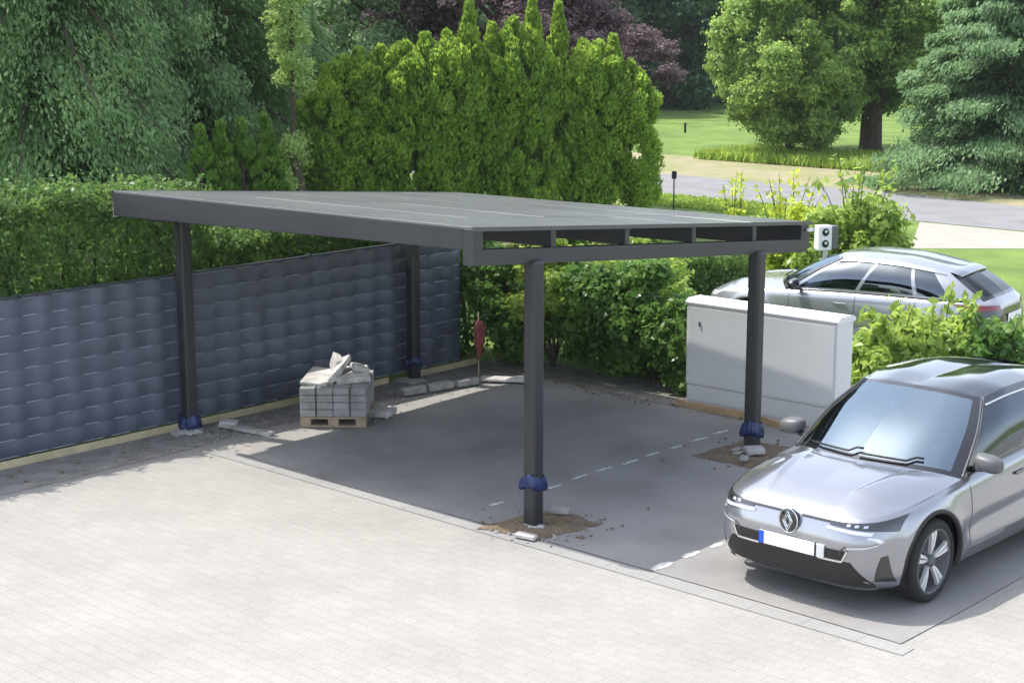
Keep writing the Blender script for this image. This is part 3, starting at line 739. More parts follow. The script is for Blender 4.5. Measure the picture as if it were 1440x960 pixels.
    # sides
    jr = int(np.argmin(np.where((top[:, 0] > .3) & (np.arange(nT) > nT*.6), np.abs(top[:, 1]-P['tail_y']), 9)))
    beltl = top[jcw:jr+1]; nS = 90
    bl = np.stack([np.interp(np.linspace(0, 1, nS), np.linspace(0, 1, len(beltl)), beltl[:, c]) for c in range(3)], 1)
    rl = np.stack([np.interp(np.linspace(0, 1, nS), np.linspace(0, 1, 60), rail[:, c]) for c in range(3)], 1)
    dp = curve([tuple(bl[-1]), tuple((bl[-1]+rl[-1])*.5+np.array([.03, .01, .0])), tuple(rl[-1])], 26)
    ap = curve([tuple(A0), tuple((np.array(A0)*.5+np.array(hcor)*.5)+np.array([.035, .0, .018])), hcor], 26)
    SD = coons(bl, rl, ap, dp)
    vv = np.linspace(0, 1, 26)[:, None]; SD[..., 0] += .035*np.sin(math.pi*vv)*np.sin(math.pi*np.linspace(0, 1, nS))[None]**.6
    uc = (np.arange(nS-1)+.5)/(nS-1); vc = (np.arange(25)+.5)/25
    win = (vc[:, None] > .06) & (vc[:, None] < .90)
    msk_all = np.zeros((25, nS-1), bool)
    for sgn in (1, -1):
        for (a, b, nm) in P['windows']:
            sl_ = P.get('win_slope', 0)
            mw = win & (uc[None] > a+sl_*vc[:, None]) & (uc[None] < b+sl_*vc[:, None]); msk_all |= mw
            gridmesh(nm, SD*np.array([sgn, 1, 1]), M['glass_side'], root, False, mw, flip=sgn > 0)
    gridmesh('pillars', SD, M[P['pillar_mat']], root, True, ~msk_all, flip=True)
    # bright strip over the windows
    for sgn in (1, -1):
        i = int(25*.90); q = SD[i, 3:int(nS*.95)]*np.array([sgn, 1, 1])+np.array([sgn*.004, 0, .004])
        MB().tube([tuple(p) for p in q], .010, 6).build('window_trim', M['chrome'], root, True)
        q = SD[0, 4:int(nS*.93)]*np.array([sgn, 1, 1])+np.array([sgn*.004, 0, .006])
        MB().tube([tuple(p) for p in q], .011, 6).build('window_trim', M['gloss'], root, True)
        q = np.r_[SD[:, 0]]*np.array([sgn, 1, 1])
        MB().tube([tuple(p) for p in q], .016, 6).build('pillar_trim', M['gloss'], root, True)
    # rear screen and tail deck
    tailc = P['tail']            # centre of the lower edge of the rear screen
    tl = curve([(0, tailc[0], tailc[1]), (bl[-1][0]*.6, tailc[0]-.01, tailc[1]), tuple(bl[-1])], len(rend))
    cm = curve([(0, tailc[0], tailc[1]), (0, (tailc[0]+rcen[0])/2+.03, (tailc[1]+rcen[1])/2+.02), (0, rcen[0], rcen[1])], 26)
    RG = coons(tl, rend, cm, dp)
    nc = RG.shape[1]; mk = np.zeros((25, nc-1), bool); mk[2:-2, :int(nc*.84)] = True
    gridmesh('rear_window', RG, M['glass_dark'], root, True, mk); gridmesh('tailgate', RG, M[P['tail_mat']], root, True, ~mk)
    rear = top[jr:]; tk = coons(np.stack([np.interp(np.linspace(0, 1, 30), np.linspace(0, 1, len(rear)), rear[::-1, c]) for c in range(3)], 1),
                              np.stack([np.interp(np.linspace(0, 1, 30), np.linspace(0, 1, len(tl)), tl[:, c]) for c in range(3)], 1),
                              curve([tuple(rear[-1]), (0, tailc[0], tailc[1])], 8), curve([tuple(rear[0]), tuple(tl[-1]+np.array([0, 1e-4, 0]))], 8))
    gridmesh('tail_deck', tk, paint, root, True)
    sp = [(x, y+.0, z+.012) for x, y, z in rend]; sp2 = [(x*.97, y+.16, z-.035) for x, y, z in rend]; sp3 = [(x*.97, y+.15, z-.06) for x, y, z in rend]; sp4 = [(x, y, z-.03) for x, y, z in rend]
    gridmesh('spoiler', np.array([sp, sp2, sp3, sp4]), M[P['spoiler_mat']], root, True)
    # --- interior
    MB().grid([[(x, y, z) for x in np.linspace(-.66, .66, 12)] for (y, z) in ((P['cowl_y0']+.12, P['cowl_z0']-.06), (P['cowl_y0']+.45, P['cowl_z0']-.03), (P['cowl_y0']+.62, P['cowl_z0']-.08), (P['cowl_y0']+.66, P['cowl_z0']-.30))]).build('dashboard', M['dash'], root, True)
    MB().box(-.70, .70, P['cowl_y0']+.1, L-.5, .42, .45).build('cabin_floor', M['black'], root)
    yd = P['cowl_y0']
    for x in (-.36, .36):
        mb = MB().box(x-.24, x+.24, yd+.98, yd+1.5, .50, .66).box(x-.23, x+.23, yd+1.42, yd+1.56, .62, 1.14, Matrix.Rotation(-.28, 3, 'X'), (x, yd+1.5, .62))
        mb.box(x-.13, x+.13, yd+1.63, yd+1.73, 1.155, 1.33, Matrix.Rotation(-.15, 3, 'X')); mb.build('seat', M['seat'], root, bevel=.03, seg=2)
    mb = MB().box(-.62, .62, yd+1.9, yd+2.4, .50, .64).box(-.62, .62, yd+2.35, yd+2.47, .60, 1.10, Matrix.Rotation(-.3, 3, 'X'), (0, yd+2.4, .6)); mb.build('rear_bench', M['seat'], root, bevel=.03)
    ring = [(.36+.18*math.cos(a), yd+.74+.09*math.sin(a), .93+.155*math.sin(a)) for a in np.linspace(0, 2*math.pi, 25)]
    MB().tube(ring, .016, 6, False).tube([(.2, yd+.73, .93), (.52, yd+.73, .93)], .02, 6).build('steering_wheel', M['black'], root, True)
    MB().box(-.10, .10, WS[-3, 0][1]+.05, WS[-3, 0][1]+.08, WS[-3, 0][2]-.09, WS[-3, 0][2]-.03).build('interior_mirror', M['black'], root, bevel=.01)
    # --- mirrors
    for sgn in (1, -1):
        mp_ = Vector((sgn*P['mir'][0], P['mir'][1], P['mir'][2]))
        bm = bmesh.new(); bmesh.ops.create_uvsphere(bm, u_segments=24, v_segments=14, radius=1)
        for vv_ in bm.verts:
            c = vv_.co; yy = c.y
            if yy > .25: yy = .25+(yy-.25)*.15
            c.x, c.y, c.z = math.copysign(abs(c.x)**.7, c.x)*.122*(1-.18*max(0, -c.z)), yy*.10, math.copysign(abs(c.z)**.6, c.z)*.074-.018*c.x*sgn
        me = bpy.data.meshes.new('mirror'); bm.to_mesh(me); bm.free()
        mo = link('mirror', me, M[P['mirror_mat']], root, True, loc=mp_)
        MB().tube([(-sgn*.17, .02, -.085), (-sgn*.06, .0, -.05)], [.026, .035], 8).build('mirror_arm', M['gloss'], mo, True)
        MB().box(-.09, .09, .024, .028, -.05, .05).build('mirror_glass', M['chrome'], mo, bevel=.001)
        MB().box(-.10, .10, -.066, .02, -.066, -.045).build('mirror_base', M['gloss'], mo, bevel=.012)
    # --- wipers
    for x0, x1 in ((-.55, .02), (.0, .52)):
        n_ = 10; pts = []
        for q in np.linspace(0, 1, n_):
            x = x0+(x1-x0)*q; uu = abs(x)/.80*(ncol-1)*.97; j = min(ncol-1, int(uu)); p = WS[1+int(q*1.2), j]; pts.append((x, p[1]-.02, p[2]+.025))
        MB().tube(pts, .010, 6).build('wiper', M['black'], root, True)
    # --- door lines, handles
    for sgn in (1, -1):
        for yy, key in ((d1, 'f'), (d2, 'r'), (d3, 'r')):
            pts = []
            for z in np.linspace(P['shaded_sill'][0]+.06, .93, 14):
                if math.hypot(yy-wheels[1][0], z-wheels[1][1]) < ar+.03: continue
                h, nn = cast((3, yy, z), (-1, 0, 0))
                if h is not None: pts.append((sgn*(h.x-.001), yy, z))
            if len(pts) > 2: MB().tube(pts, .0045, 5).build('door_seam', M['black'], doors[key, sgn] or root)
        for key, yy in (('f', d2-.22), ('r', d3-.27)):
            h, nn = cast((3, yy, .80), (-1, 0, 0))
            if h is not None and doors[key, sgn]: MB().box(sgn*(h.x+.008), sgn*(h.x+.022), yy-.10, yy+.10, .785, .812).build('handle', M['gloss'] if P['kind'] == 1 else paint, doors[key, sgn], bevel=.004)
    for (wy, wz) in wheels:
        for sgn in (1, -1): make_wheel(root, sgn*(.775), wy, wz, R, sgn)
    return dict(patch=patch, cast=cast, F=F, S=Sd, R=Rr, top=top, BO=BO, belt=belt)

CAR1 = dict(kind=1, L=4.2, paint='silver', roof_mat='gloss', pillar_mat='gloss', tail_mat='silver', spoiler_mat='gloss', mirror_mat='grey_trim',
    levels=[(.19, .185, .185, .26, .79, .17, .16), (.26, .22, .22, .34, .855, .07, .06), (.42, .42, .42, .48, .885, .01, .0), (.57, .61, .62, .66, .885, .0, .0),
            (.68, .77, .82, .86, .868, .025, .03), (.745, .85, .91, .95, .845, .055, .06), (.775, .895, .955, .985, .805, .09, .10)],
    R=.345, yw=.80, wb=2.685, shaded_sill=(.27, .13), doors=(1.40, 2.48, 3.32), crease=.028,
    t_corner=.235, cowl_y0=1.02, cowl_y1=1.36, cowl_z0=.985, header=((1.98, 1.475), (.575, 2.10, 1.425)),
    rail=[(.60, 2.5, 1.465), (.60, 2.95, 1.46), (.565, 3.45, 1.405), (.53, 3.68, 1.365)], roof_mid=[(0, 2.35, 1.492), (0, 2.9, 1.485)], roof_rear=(3.72, 1.41),
    tail_y=3.98, tail=(4.10, 1.03), windows=[(.045, .40, 'side_window'), (.43, .73, 'side_window')], mir=(.955, 1.52, 1.03), rear_taper=.06)
car = thing('parked_car', 'silver hatchback with blue strip number plate parked at front beside the carport', 'car', (8.14, -.11, .012), 0)
K = make_car(CAR1, car)
pt, F = K['patch'], K['F']
# front: dark line under the bonnet, lamps, badge, grilles, plate
pt('bonnet_seam', [(.095, .753), (.45, .753), (.70, .770)], [(.095, .735), (.45, .736), (.70, .752)], M['gloss'], parent=K['BO'], mirror=True, off=.006, **F)
hl = pt('headlight', [(.36, .740), (.55, .752), (.72, .775), (.80, .80)], [(.36, .722), (.55, .715), (.70, .708), (.80, .69)], M['lampdark'], mirror=True, off=.008, **F)
for h in hl:
    s_ = 1 if np.mean([v.co.x for v in h.data.vertices]) > 0 else -1
    r_ = pt('light_bar', [(.34, .712), (.52, .706), (.69, .700)], [(.34, .695), (.52, .684), (.68, .672)], M['lamp'], parent=h, off=.011, **dict(d=(0, 1, 0), org=lambda a, z: (s_*a, -2, z)))
    for xx in (.50, .56, .62):
        r_ = pt('lamp_cell', [(xx, .745), (xx+.028, .747)], [(xx, .727), (xx+.028, .729)], M['chrome'], nu=4, nv=3, parent=h, off=.012, **dict(d=(0, 1, 0), org=lambda a, z: (s_*a, -2, z)))
pt('light_blade', [(.66, .664), (.715, .655), (.755, .625)], [(.66, .650), (.70, .640), (.735, .612)], M['lamp'], mirror=True, off=.008, **F)
pt('light_blade', [(.735, .612), (.66, .590), (.535, .575)], [(.725, .598), (.65, .575), (.525, .560)], M['lamp'], mirror=True, off=.008, **F)
pt('light_blade', [(.525, .577), (.49, .54), (.475, .50)], [(.51, .577), (.475, .54), (.46, .50)], M['gloss'], mirror=True, off=.008, **F)
pt('upper_grille', [(-.54, .54), (0, .535), (.54, .54)], [(-.50, .455), (0, .45), (.50, .455)], M['black'], off=.007, **F)
pt('grille_trim', [(.28, .457), (.50, .460)], [(.28, .440), (.49, .443)], M['chrome'], mirror=True, off=.010, nv=3, **F)
pt('grille_trim', [(.525, .545), (.54, .54)], [(.485, .455), (.50, .455)], M['chrome'], mirror=True, off=.010, nu=4, **F)
pt('lower_grille', [(-.555, .452), (0, .442), (.555, .452)], [(-.70, .262), (0, .25), (.70, .262)], M['black'], off=.006, **F)
pt('chin_strip', [(-.70, .250), (0, .238), (.70, .250)], [(-.68, .215), (0, .205), (.68, .215)], M['silver'], off=.018, **F)
DG = dict(d=(-.75, 1, 0), org=lambda a, z: (a+1.5, -2, z))
pt('side_vent', [(.745, .50), (.775, .51)], [(.70, .30), (.80, .28)], M['gloss'], mirror=True, off=.006, nu=8, nv=8, **F)
pl = thing_plate = MB().box(-.26, .26, -.010, .0, .455, .565).build('number_plate', M['plate'], car, bevel=.004)
pl.location = (0, -.014, 0)
MB().box(-.26, -.215, -.013, -.0105, .457, .563).build('plate_band', M['blue'], pl)
MB().box(.275, .345, -.012, .004, .452, .560).build('sensor_cover', M['lamp'], car, bevel=.004).location = (0, -.006, 0)
# round badge with a diamond outline
def badge(parent, y, z, r):
    mb = MB().lathe([(0, -.016), (r*.82, -.014), (r, -.004), (r, .03)], 40, 'Z'); mb.v = [(a, c+y, b*1.15+z) for a, b, c in mb.v]
    b_ = mb.build('badge', M['gloss'], parent, smooth=True)
    mb = MB()
    for k in (1., .62):
        q = [(0, r*.92*k), (r*.50*k, 0), (0, -r*.92*k), (-r*.50*k, 0), (0, r*.92*k), (r*.50*k, 0)]
        for i in range(4): mb.tube([(q[i][0], y-.018, q[i][1]+z), (q[i+1][0], y-.018, q[i+1][1]+z)], .0058, 6)
    mb.build('emblem', M['chrome'], b_)
    mb = MB().tube([(r*.98*math.cos(a), y-.008, r*1.13*math.sin(a)+z) for a in np.linspace(0, 2*math.pi, 41)], .006, 6, False); mb.build('badge_ring', M['chrome'], b_, True)
badge(car, .004, .690, .088)

CAR2 = dict(kind=2, L=4.55, paint='silver2', roof_mat='silver2', pillar_mat='silver2', tail_mat='gloss', spoiler_mat='silver2', mirror_mat='gloss',
    levels=[(.20, .19, .19, .30, .79, .20, .16), (.27, .22, .22, .38, .865, .09, .06), (.42, .42, .42, .52, .895, .02, .0), (.57, .61, .62, .68, .895, .0, .0),
            (.68, .77, .82, .86, .875, .05, .03), (.74, .85, .91, .95, .85, .10, .06), (.775, .905, .965, .99, .81, .16, .10)],
    R=.34, yw=.88, wb=2.75, shaded_sill=(.28, .06), doors=(1.52, 2.55, 3.45), crease=.022,
    t_corner=.235, cowl_y0=1.12, cowl_y1=1.45, cowl_z0=1.0, header=((2.08, 1.455), (.575, 2.22, 1.41)),
    rail=[(.60, 2.6, 1.445), (.60, 3.05, 1.435), (.56, 3.55, 1.375), (.52, 3.80, 1.33)], roof_mid=[(0, 2.5, 1.485), (0, 3.0, 1.475)], roof_rear=(3.85, 1.37),
    tail_y=4.32, tail=(4.42, 1.03), windows=[(.05, .36, 'side_window'), (.385, .66, 'side_window'), (.69, .84, 'quarter_window')], mir=(.985, 1.66, 1.03), rear_taper=.06)
PHI = math.radians(36); SC2 = .965
rr2 = RT*math.cos(PHI)-FW*math.sin(PHI); xx2 = Vector((rr2.y, -rr2.x, 0)); cc2 = Vector((*spot(1402, 20.9), 0))-(rr2*4.5+xx2*.86)*SC2
car2 = thing('parked_car', 'pale silver hatchback parked behind the white cabinet and leafy shrubs', 'car', (cc2.x, cc2.y, .006), math.atan2(rr2.y, rr2.x)-math.pi/2); car2.scale = (SC2,)*3
K2 = make_car(CAR2, car2); pt, Rr, S2 = K2['patch'], K2['R'], K2['S']
pt('rear_panel', [(-.74, .87), (0, .88), (.74, .87)], [(-.70, .60), (0, .58), (.70, .60)], M['gloss'], off=.005, **Rr)
pt('rear_bumper', [(-.80, .50), (0, .49), (.80, .50)], [(-.72, .34), (0, .33), (.72, .34)], M['grey_trim'], off=.005, **Rr)
for (a, b) in ((.42, .80),): pt('tail_light', [(a, .93), (b, .945)], [(a, .875), (b, .86)], M['redlamp'], mirror=True, off=.009, **Rr)
pt('tail_light', [(4.02, .94), (4.30, .945)], [(4.10, .88), (4.30, .865)], M['redlamp'], mirror=True, off=.006, **S2)
o = MB().box(-.26, .26, .0, .010, .69, .80).build('number_plate', M['plate'], car2, bevel=.004); o.location = (0, 4.556, 0)
pt('headlight', [(.45, .735), (.78, .775)], [(.45, .69), (.76, .70)], M['lamp'], mirror=True, off=.006, **K2['F'])
pt('upper_grille', [(-.5, .55), (.5, .55)], [(-.5, .40), (.5, .40)], M['black'], off=.006, **K2['F'])

# ------------------------------------------------------------------ vegetation
def zat(py, dist):
    """height of a point seen in photo row py at a given distance"""
    return CAM.z-(py-20)/FPX*dist

# conifer columns (thuja): upright sprays on a lumpy pointed column
def thuja_mesh(key, m, n, h, r, shoulder, size=.12, leafy=1.):
    t = rng.random(n)**.85; ang = rng.random(n)*2*math.pi
    prof = np.where(t < shoulder, .80+.2*np.sin(t/shoulder*math.pi*.8+.5), np.maximum(1-((t-shoulder)/(1-shoulder))**1.35, .02))
    # vertical plumes
    nc = int(26*h); tc_ = rng.random(nc)**.9; ac = rng.random(nc)*2*math.pi
    pc = np.where(tc_ < shoulder, .80+.2*np.sin(tc_/shoulder*math.pi*.8+.5), np.maximum(1-((tc_-shoulder)/(1-shoulder))**1.35, .02))
    rc = r*(.22+.18*rng.random(nc))*(.45+.55*pc); Rc = np.maximum(r*pc*(1+.10*rng.normal(size=nc))-rc*.5, 0)
    k = rng.integers(0, nc, n); dd = rand_dirs(n); q = rc[k]*(1-.35*rng.random(n)**1.5)
    C = np.stack([Rc[k]*np.cos(ac[k])+dd[:, 0]*q, Rc[k]*np.sin(ac[k])+dd[:, 1]*q, .05+tc_[k]*h*.97+dd[:, 2]*q*1.5], 1)
    C[:, 2] = np.clip(C[:, 2], .03, h)
    out = np.stack([np.cos(ac[k]), np.sin(ac[k]), np.zeros(n)], 1)
    ax = unit(out*.35+dd*.5+np.array([0, 0, 1.])+rng.normal(size=(n, 3))*.25)
    nr = unit(dd+out*.4+rng.normal(size=(n, 3))*.45)
    ln = size*(.6+.8*rng.random(n))
    me = quads_mesh('thuja_crown', leaf_quads(C, ax, nr, ln, ln*.52), 4); me.materials.append(M[m])
    tm = MB().tube([(0, 0, 0), (0, 0, h*.45), (0, 0, h*.93)], [.07, .05, .012], 8).mesh('thuja_trunk'); tm.materials.append(M['bark'])
    return me, tm
for i in range(4): TREES['thuja%d' % i] = thuja_mesh(i, 'thuja', 20000, 4.5, .50, [.80, .84, .58, .82][i], .085)
for i in range(2): TREES['thujad%d' % i] = thuja_mesh(i+5, 'thuja_d', 9000, 3.2, .36, .45, .10)
TALL = [(463, 92), (484, 72), (508, 66), (538, 60), (570, 52), (600, 46), (630, 40), (661, -2), (692, 32), (722, 22), (748, -6), (784, 4), (818, 52), (838, 52), (860, 48), (884, 80)]
WHAT = ['leftmost column of the tall green conifer hedge', 'second column from the left in the tall conifer hedge', 'third column from the left in the tall conifer hedge', 'fourth column from the left in the tall conifer hedge',
        'fifth column from the left in the tall conifer hedge', 'sixth column from the left in the tall conifer hedge', 'seventh column from the left, just left of the first tall spire of the hedge',
        'slim sharp tall spire, leftmost of the three highest tips of the conifer hedge', 'shorter pointed column right of the slim tall spire in the hedge', 'medium column leaning on the highest middle spire of the hedge',
        'highest middle spire of the conifer hedge, below the purple tree', 'broad tall spire, rightmost of the three highest tips of the hedge', 'conifer column just right of the broad tall spire',
        'low blunt column fourth from the right end of the hedge', 'pointed column second from the right end of the hedge', 'rightmost column of the tall conifer hedge, beside the lawn']
for i, (px, py) in enumerate(TALL):
    d = 27.5+2.5*i/len(TALL)+random.uniform(-.12, .12)
    h = zat(py, d); x, y = spot(px, d)
    t = plant('thuja%d' % (2 if i in (7, 8, 10, 11, 14) else (0, 1, 3)[i % 3]), 'thuja_tree', WHAT[i], 'conifer', x, y, 1., h/4.5, random.random()*6, 'columns of the tall conifer hedge')
    w = (.98 if py < 10 else 1.09)*random.uniform(.94, 1.06); t.scale = (w, w, h/4.5)
for i, (px, py, lab) in enumerate([(284, 172, 'leftmost of the four small pointed conifers under the dark spruce'), (313, 166, 'second from left of the four small pointed conifers'), (342, 164, 'third from left of the four small pointed conifers'), (374, 156, 'rightmost and widest of the four small pointed conifers')]):
    d = 24.2+.2*i; h = zat(py, d); x, y = spot(px, d)
    t = plant('thujad%d' % (i % 2), 'thuja_tree', lab, 'conifer', x, y, 1, 1, random.random()*6, 'small pointed conifers behind the fence'); t.scale = (1.12, 1.12, h/3.2)

# clipped hedge behind the fence
def hedge(name, label, cat, p0, p1, h, th, n, size, m, group=None, dead=None, hv=.12, aspect=.62):
    p0, p1 = np.array(p0, float), np.array(p1, float); L_ = np.linalg.norm(p1-p0); d = (p1-p0)/L_; nn = np.array([-d[1], d[0]])
    s = rng.random(n)*L_; face = rng.random(n); z = rng.random(n)*h; q = np.zeros(n)
    a = face < .42; b = (face >= .42) & (face < .75); c = face >= .75
    q[a] = th/2; q[b] = -th/2; q[c] = (rng.random(c.sum())-.5)*th; z[c] = h
    lump = .3*np.sin(s*2.3+z*2)+.4*np.sin(s*7.3-z*5+q*3+1)+.5*np.sin(s*17+q*9+z*11)+.5*rng.normal(size=n); z = z+(hv*lump)*(z/h)
    depth = rng.random(n)**1.6*.25
    q = q*(1-depth*(~c))+.06*lump*np.sign(q); z = z-depth*.5*c
    C = np.stack([p0[0]+d[0]*s+nn[0]*q, p0[1]+d[1]*s+nn[1]*q, np.maximum(z, .03)], 1)
    base = np.where(c[:, None], np.array([0, 0, 1.]), np.sign(q)[:, None]*np.array([nn[0], nn[1], .35]))
    nr = unit(base+rng.normal(size=(n, 3))*.7); ax = unit(np.cross(nr, rng.normal(size=(n, 3)))+np.array([0, 0, .5]))
    ln = size*(.6+.8*rng.random(n)); o = p0
    C[:, 0] -= p0[0]; C[:, 1] -= p0[1]
    t = thing(name, label, cat, (p0[0], p0[1], 0), 0, group)
    link('foliage', quads_mesh(name, leaf_quads(C, ax, nr, ln, ln*aspect), 4), M[m], t)
    mb = MB()
    for k in range(int(L_/.5)+1):
        x, y = d*min(k*.5, L_); x += random.uniform(-.06, .06)
        mb.tube([(x, y, 0), (x+random.uniform(-.1, .1), y+random.uniform(-.1, .1), h*.5), (x+random.uniform(-.2, .2), y+random.uniform(-.2, .2), h*.88)], [.035, .025, .012], 6)
    mb.build('stems', M['bark'], t); return t
hedge('clipped_hedge', 'tall clipped green hedge behind the near half of the dark fence', 'hedge', (-1.05, -7.5), (-1.05, .9), 2.66, .9, 90000, .065, 'hedge', hv=.13)
hedge('clipped_hedge', 'lower clipped hedge behind the far half of the dark fence, under the roof line', 'hedge', (-.95, 1.0), (-.95, 5.6), 2.05, .8, 45000, .065, 'hedge', hv=.12)
hedge('box_hedge', 'low clipped hedge seen left of the silver car at the cabinet', 'hedge', spot(900, 24.6), spot(1075, 24.4), 1.1, .8, 16000, .06, 'hedge')

# drooping spruces on the left
def spruce(n_br, h, R_, m, leaves, size, droop=.5, base=.04, key='spruce'):
    cl = []; ax = []; tm = MB(); tm.tube([(0, 0, 0), (0, 0, h*.5), (0, 0, h*.98)], [.22, .14, .02], 10)
    nb = n_br; per = leaves//nb; Cs = []; As = []; Ns = []
    for b in range(nb):
        t = base+(1-base)*(b/nb)**.9; a = b*2.39996+rng.normal()*.25; L_ = R_*(1-t)**.8*(.75+.5*rng.random())+.25
        z0 = h*t; dirv = np.array([math.cos(a), math.sin(a)])
        tm.tube([(0, 0, z0), (dirv[0]*L_*.5, dirv[1]*L_*.5, z0+.05*L_), (dirv[0]*L_, dirv[1]*L_, z0-droop*L_*.5)], [.045, .03, .008], 5, False)
        s = rng.random(per)**.6; side_ = rng.normal(size=per)*.20*L_*(.35+.65*s)*(1.15-s*.6)
        hang = rng.random(per)**1.4*(.20+.75*droop)*(.4+.6*rng.random(per))*min(1., L_*.6)
        x = dirv[0]*L_*s-dirv[1]*side_; y = dirv[1]*L_*s+dirv[0]*side_; z = z0+.10*L_*s-droop*.62*L_*s*s-hang+.05*rng.normal(size=per)
        Cs.append(np.stack([x, y, np.maximum(z, .05)], 1)); A = np.stack([dirv[0]*.6+0*s, dirv[1]*.6+0*s, -.45-1.0*droop*rng.random(per)], 1)+rng.normal(size=(per, 3))*.3; As.append(unit(A))
        Ns.append(unit(np.stack([dirv[0]*.6+0*s, dirv[1]*.6+0*s, .8+0*s], 1)+rng.normal(size=(per, 3))*.5))
    C = np.concatenate(Cs); A = np.concatenate(As); N = np.concatenate(Ns); ln = size*(.6+.8*rng.random(len(C)))
    lm = quads_mesh(key, leaf_quads(C, A, N, ln, ln*.42), 4); lm.materials.append(M[m]); t2 = tm.mesh(key+'_trunk'); t2.materials.append(M['bark'])
    TREES[key] = (lm, t2)
spruce(170, 11, 3.3, 'spruce', 300000, .09, .75, .03, 'spruceA')
spruce(140, 10, 2.6, 'spruce', 230000, .09, .55, .05, 'spruceB')
spruce(110, 9, 4.2, 'spruce_b', 230000, .15, .28, .01, 'pineA')
plant('spruceA', 'spruce_tree', 'big drooping spruce at the far left behind the clipped hedge', 'conifer', *spot(55, 26.0), 1, 1, 1.0, 'spruces behind the fence')
plant('spruceB', 'spruce_tree', 'drooping spruce behind the four small pointed conifers', 'conifer', *spot(265, 28.5), 1.05, 1.05, 2.2, 'spruces behind the fence')
plant('spruceA', 'spruce_tree', 'dark spruce standing between the drooping spruce and the pale gap', 'conifer', *spot(355, 33.0), .85, .95, 4.0, 'spruces behind the fence')
plant('spruceB', 'spruce_tree', 'spruce half hidden between the two big drooping spruces', 'conifer', *spot(160, 31.5), 1.2, 1.1, 5.0, 'spruces behind the fence')
plant('pineA', 'pine_tree', 'blue green wide conifer at the right edge beside the road', 'conifer', *spot(1412, 45.0), .88, 1.05, .6)

broad_proto('beech', 'beech', 7, 2.9, 2.6, 4.6, 90000, .115, 80, .25, .85, .16, fill=.6)
broad_proto('birch', 'birch', 8, 2.6, 3.4, 4.9, 90000, .10, 70, .25, .8, .12, droop=.6, fill=.6)
broad_proto('willow', 'willow', 6, 1.8, 2.6, 3.6, 20000, .15, 24, .4, .8, .12, droop=1.6, aspect=.35)
broad_proto('oak', 'oak', 10, 3.7, 4.2, 5.5, 260000, .135, 190, .35, 1.15, .36, hollow=.45, fill=.6)
broad_proto('oaklow', 'oak', 6, 2.6, 2.9, 3.1, 170000, .13, 110, .28, .85, .16, hollow=.45, fill=.6)
broad_proto('forestA', 'forest', 11, 5.2, 5.6, 5.7, 90000, .28, 80, .6, 1.8, .3, fill=.5)
broad_proto('forestB', 'forest', 10, 4.4, 5.2, 5.1, 80000, .28, 70, .6, 1.7, .3, fill=.5)

plant('beech', 'purple_tree', 'large purple leaved tree rising behind the tall conifer hedge', 'tree', *spot(700, 37), 1.05, 1.0, .3)
plant('beech', 'purple_tree', 'smaller purple leaved tree above the right end of the conifer hedge', 'tree', *spot(812, 40), .80, .82, 2.3)
plant('beech', 'purple_tree', 'purple leaved shrub in the pale gap left of the conifer hedge', 'tree', *spot(398, 46), .22, 3.0, 1.3)
plant('birch', 'grey_green_tree', 'airy grey green tree behind the left half of the conifer hedge', 'tree', *spot(545, 39), 1.15, 1.1, .9)
plant('birch', 'grey_green_tree', 'airy grey green tree above the leftmost hedge columns', 'tree', *spot(465, 44), .8, 1.2, 3.1)
plant('willow', 'willow_tree', 'pale yellow green tree far back, behind the tree with the brown trunk', 'tree', *spot(421, 62), .8, 1.7, .4)
plant('oak', 'broadleaf_tree', 'big spreading tree with a thick trunk on the lawn across the road', 'tree', *spot(1222, 57), 1.08, .98, .5)
plant('oaklow', 'broadleaf_tree', 'round tree with foliage down to the grass, left of the thick trunk', 'tree', *spot(1108, 54), .92, 1.2, 2.0)
tb = TREES['willow']
BG = [(915, 84, 'A', 1.0, 'dark far tree right behind the top end of the conifer hedge'), (985, 88, 'B', 1.1, 'dark far tree at the back of the lawn, left of the big tree'), (1050, 95, 'A', 1.1, 'dark far tree partly hidden by the round tree'),
      (1125, 98, 'B', 1.1, 'dark far tree behind the round tree'), (1200, 96, 'A', 1.0, 'dark far tree behind the big spreading tree'), (1280, 94, 'B', 1.1, 'dark far tree between the spreading tree and blue green conifer'),
      (1360, 97, 'A', 1.1, 'dark far tree behind the blue green conifer'), (1440, 95, 'B', 1.1, 'dark far tree behind the right edge of the blue green conifer'), (845, 86, 'B', 1.1, 'dark far tree behind the smaller purple tree'),
      (760, 80, 'A', .9, 'dark far tree behind the large purple tree'), (660, 76, 'B', .9, 'dark far tree between the purple and grey green trees'), (560, 72, 'A', .9, 'dark far tree behind the airy grey green tree'),
      (340, 58, 'B', .9, 'dark far tree behind the dark spruce'), (240, 55, 'A', .8, 'dark far tree behind the drooping spruces'), (130, 52, 'B', .9, 'dark far tree behind the half hidden spruce'), (20, 50, 'A', .8, 'dark far tree behind the far left spruce'), (-70, 48, 'B', .9, 'dark far tree at the left edge behind the spruce')]
for i, (px, d, k, s, lab) in enumerate(BG):
    plant('forest'+k, 'forest_tree', lab, 'tree', *spot(px, d), s, 1., i*1.7, 'dark trees closing the background')

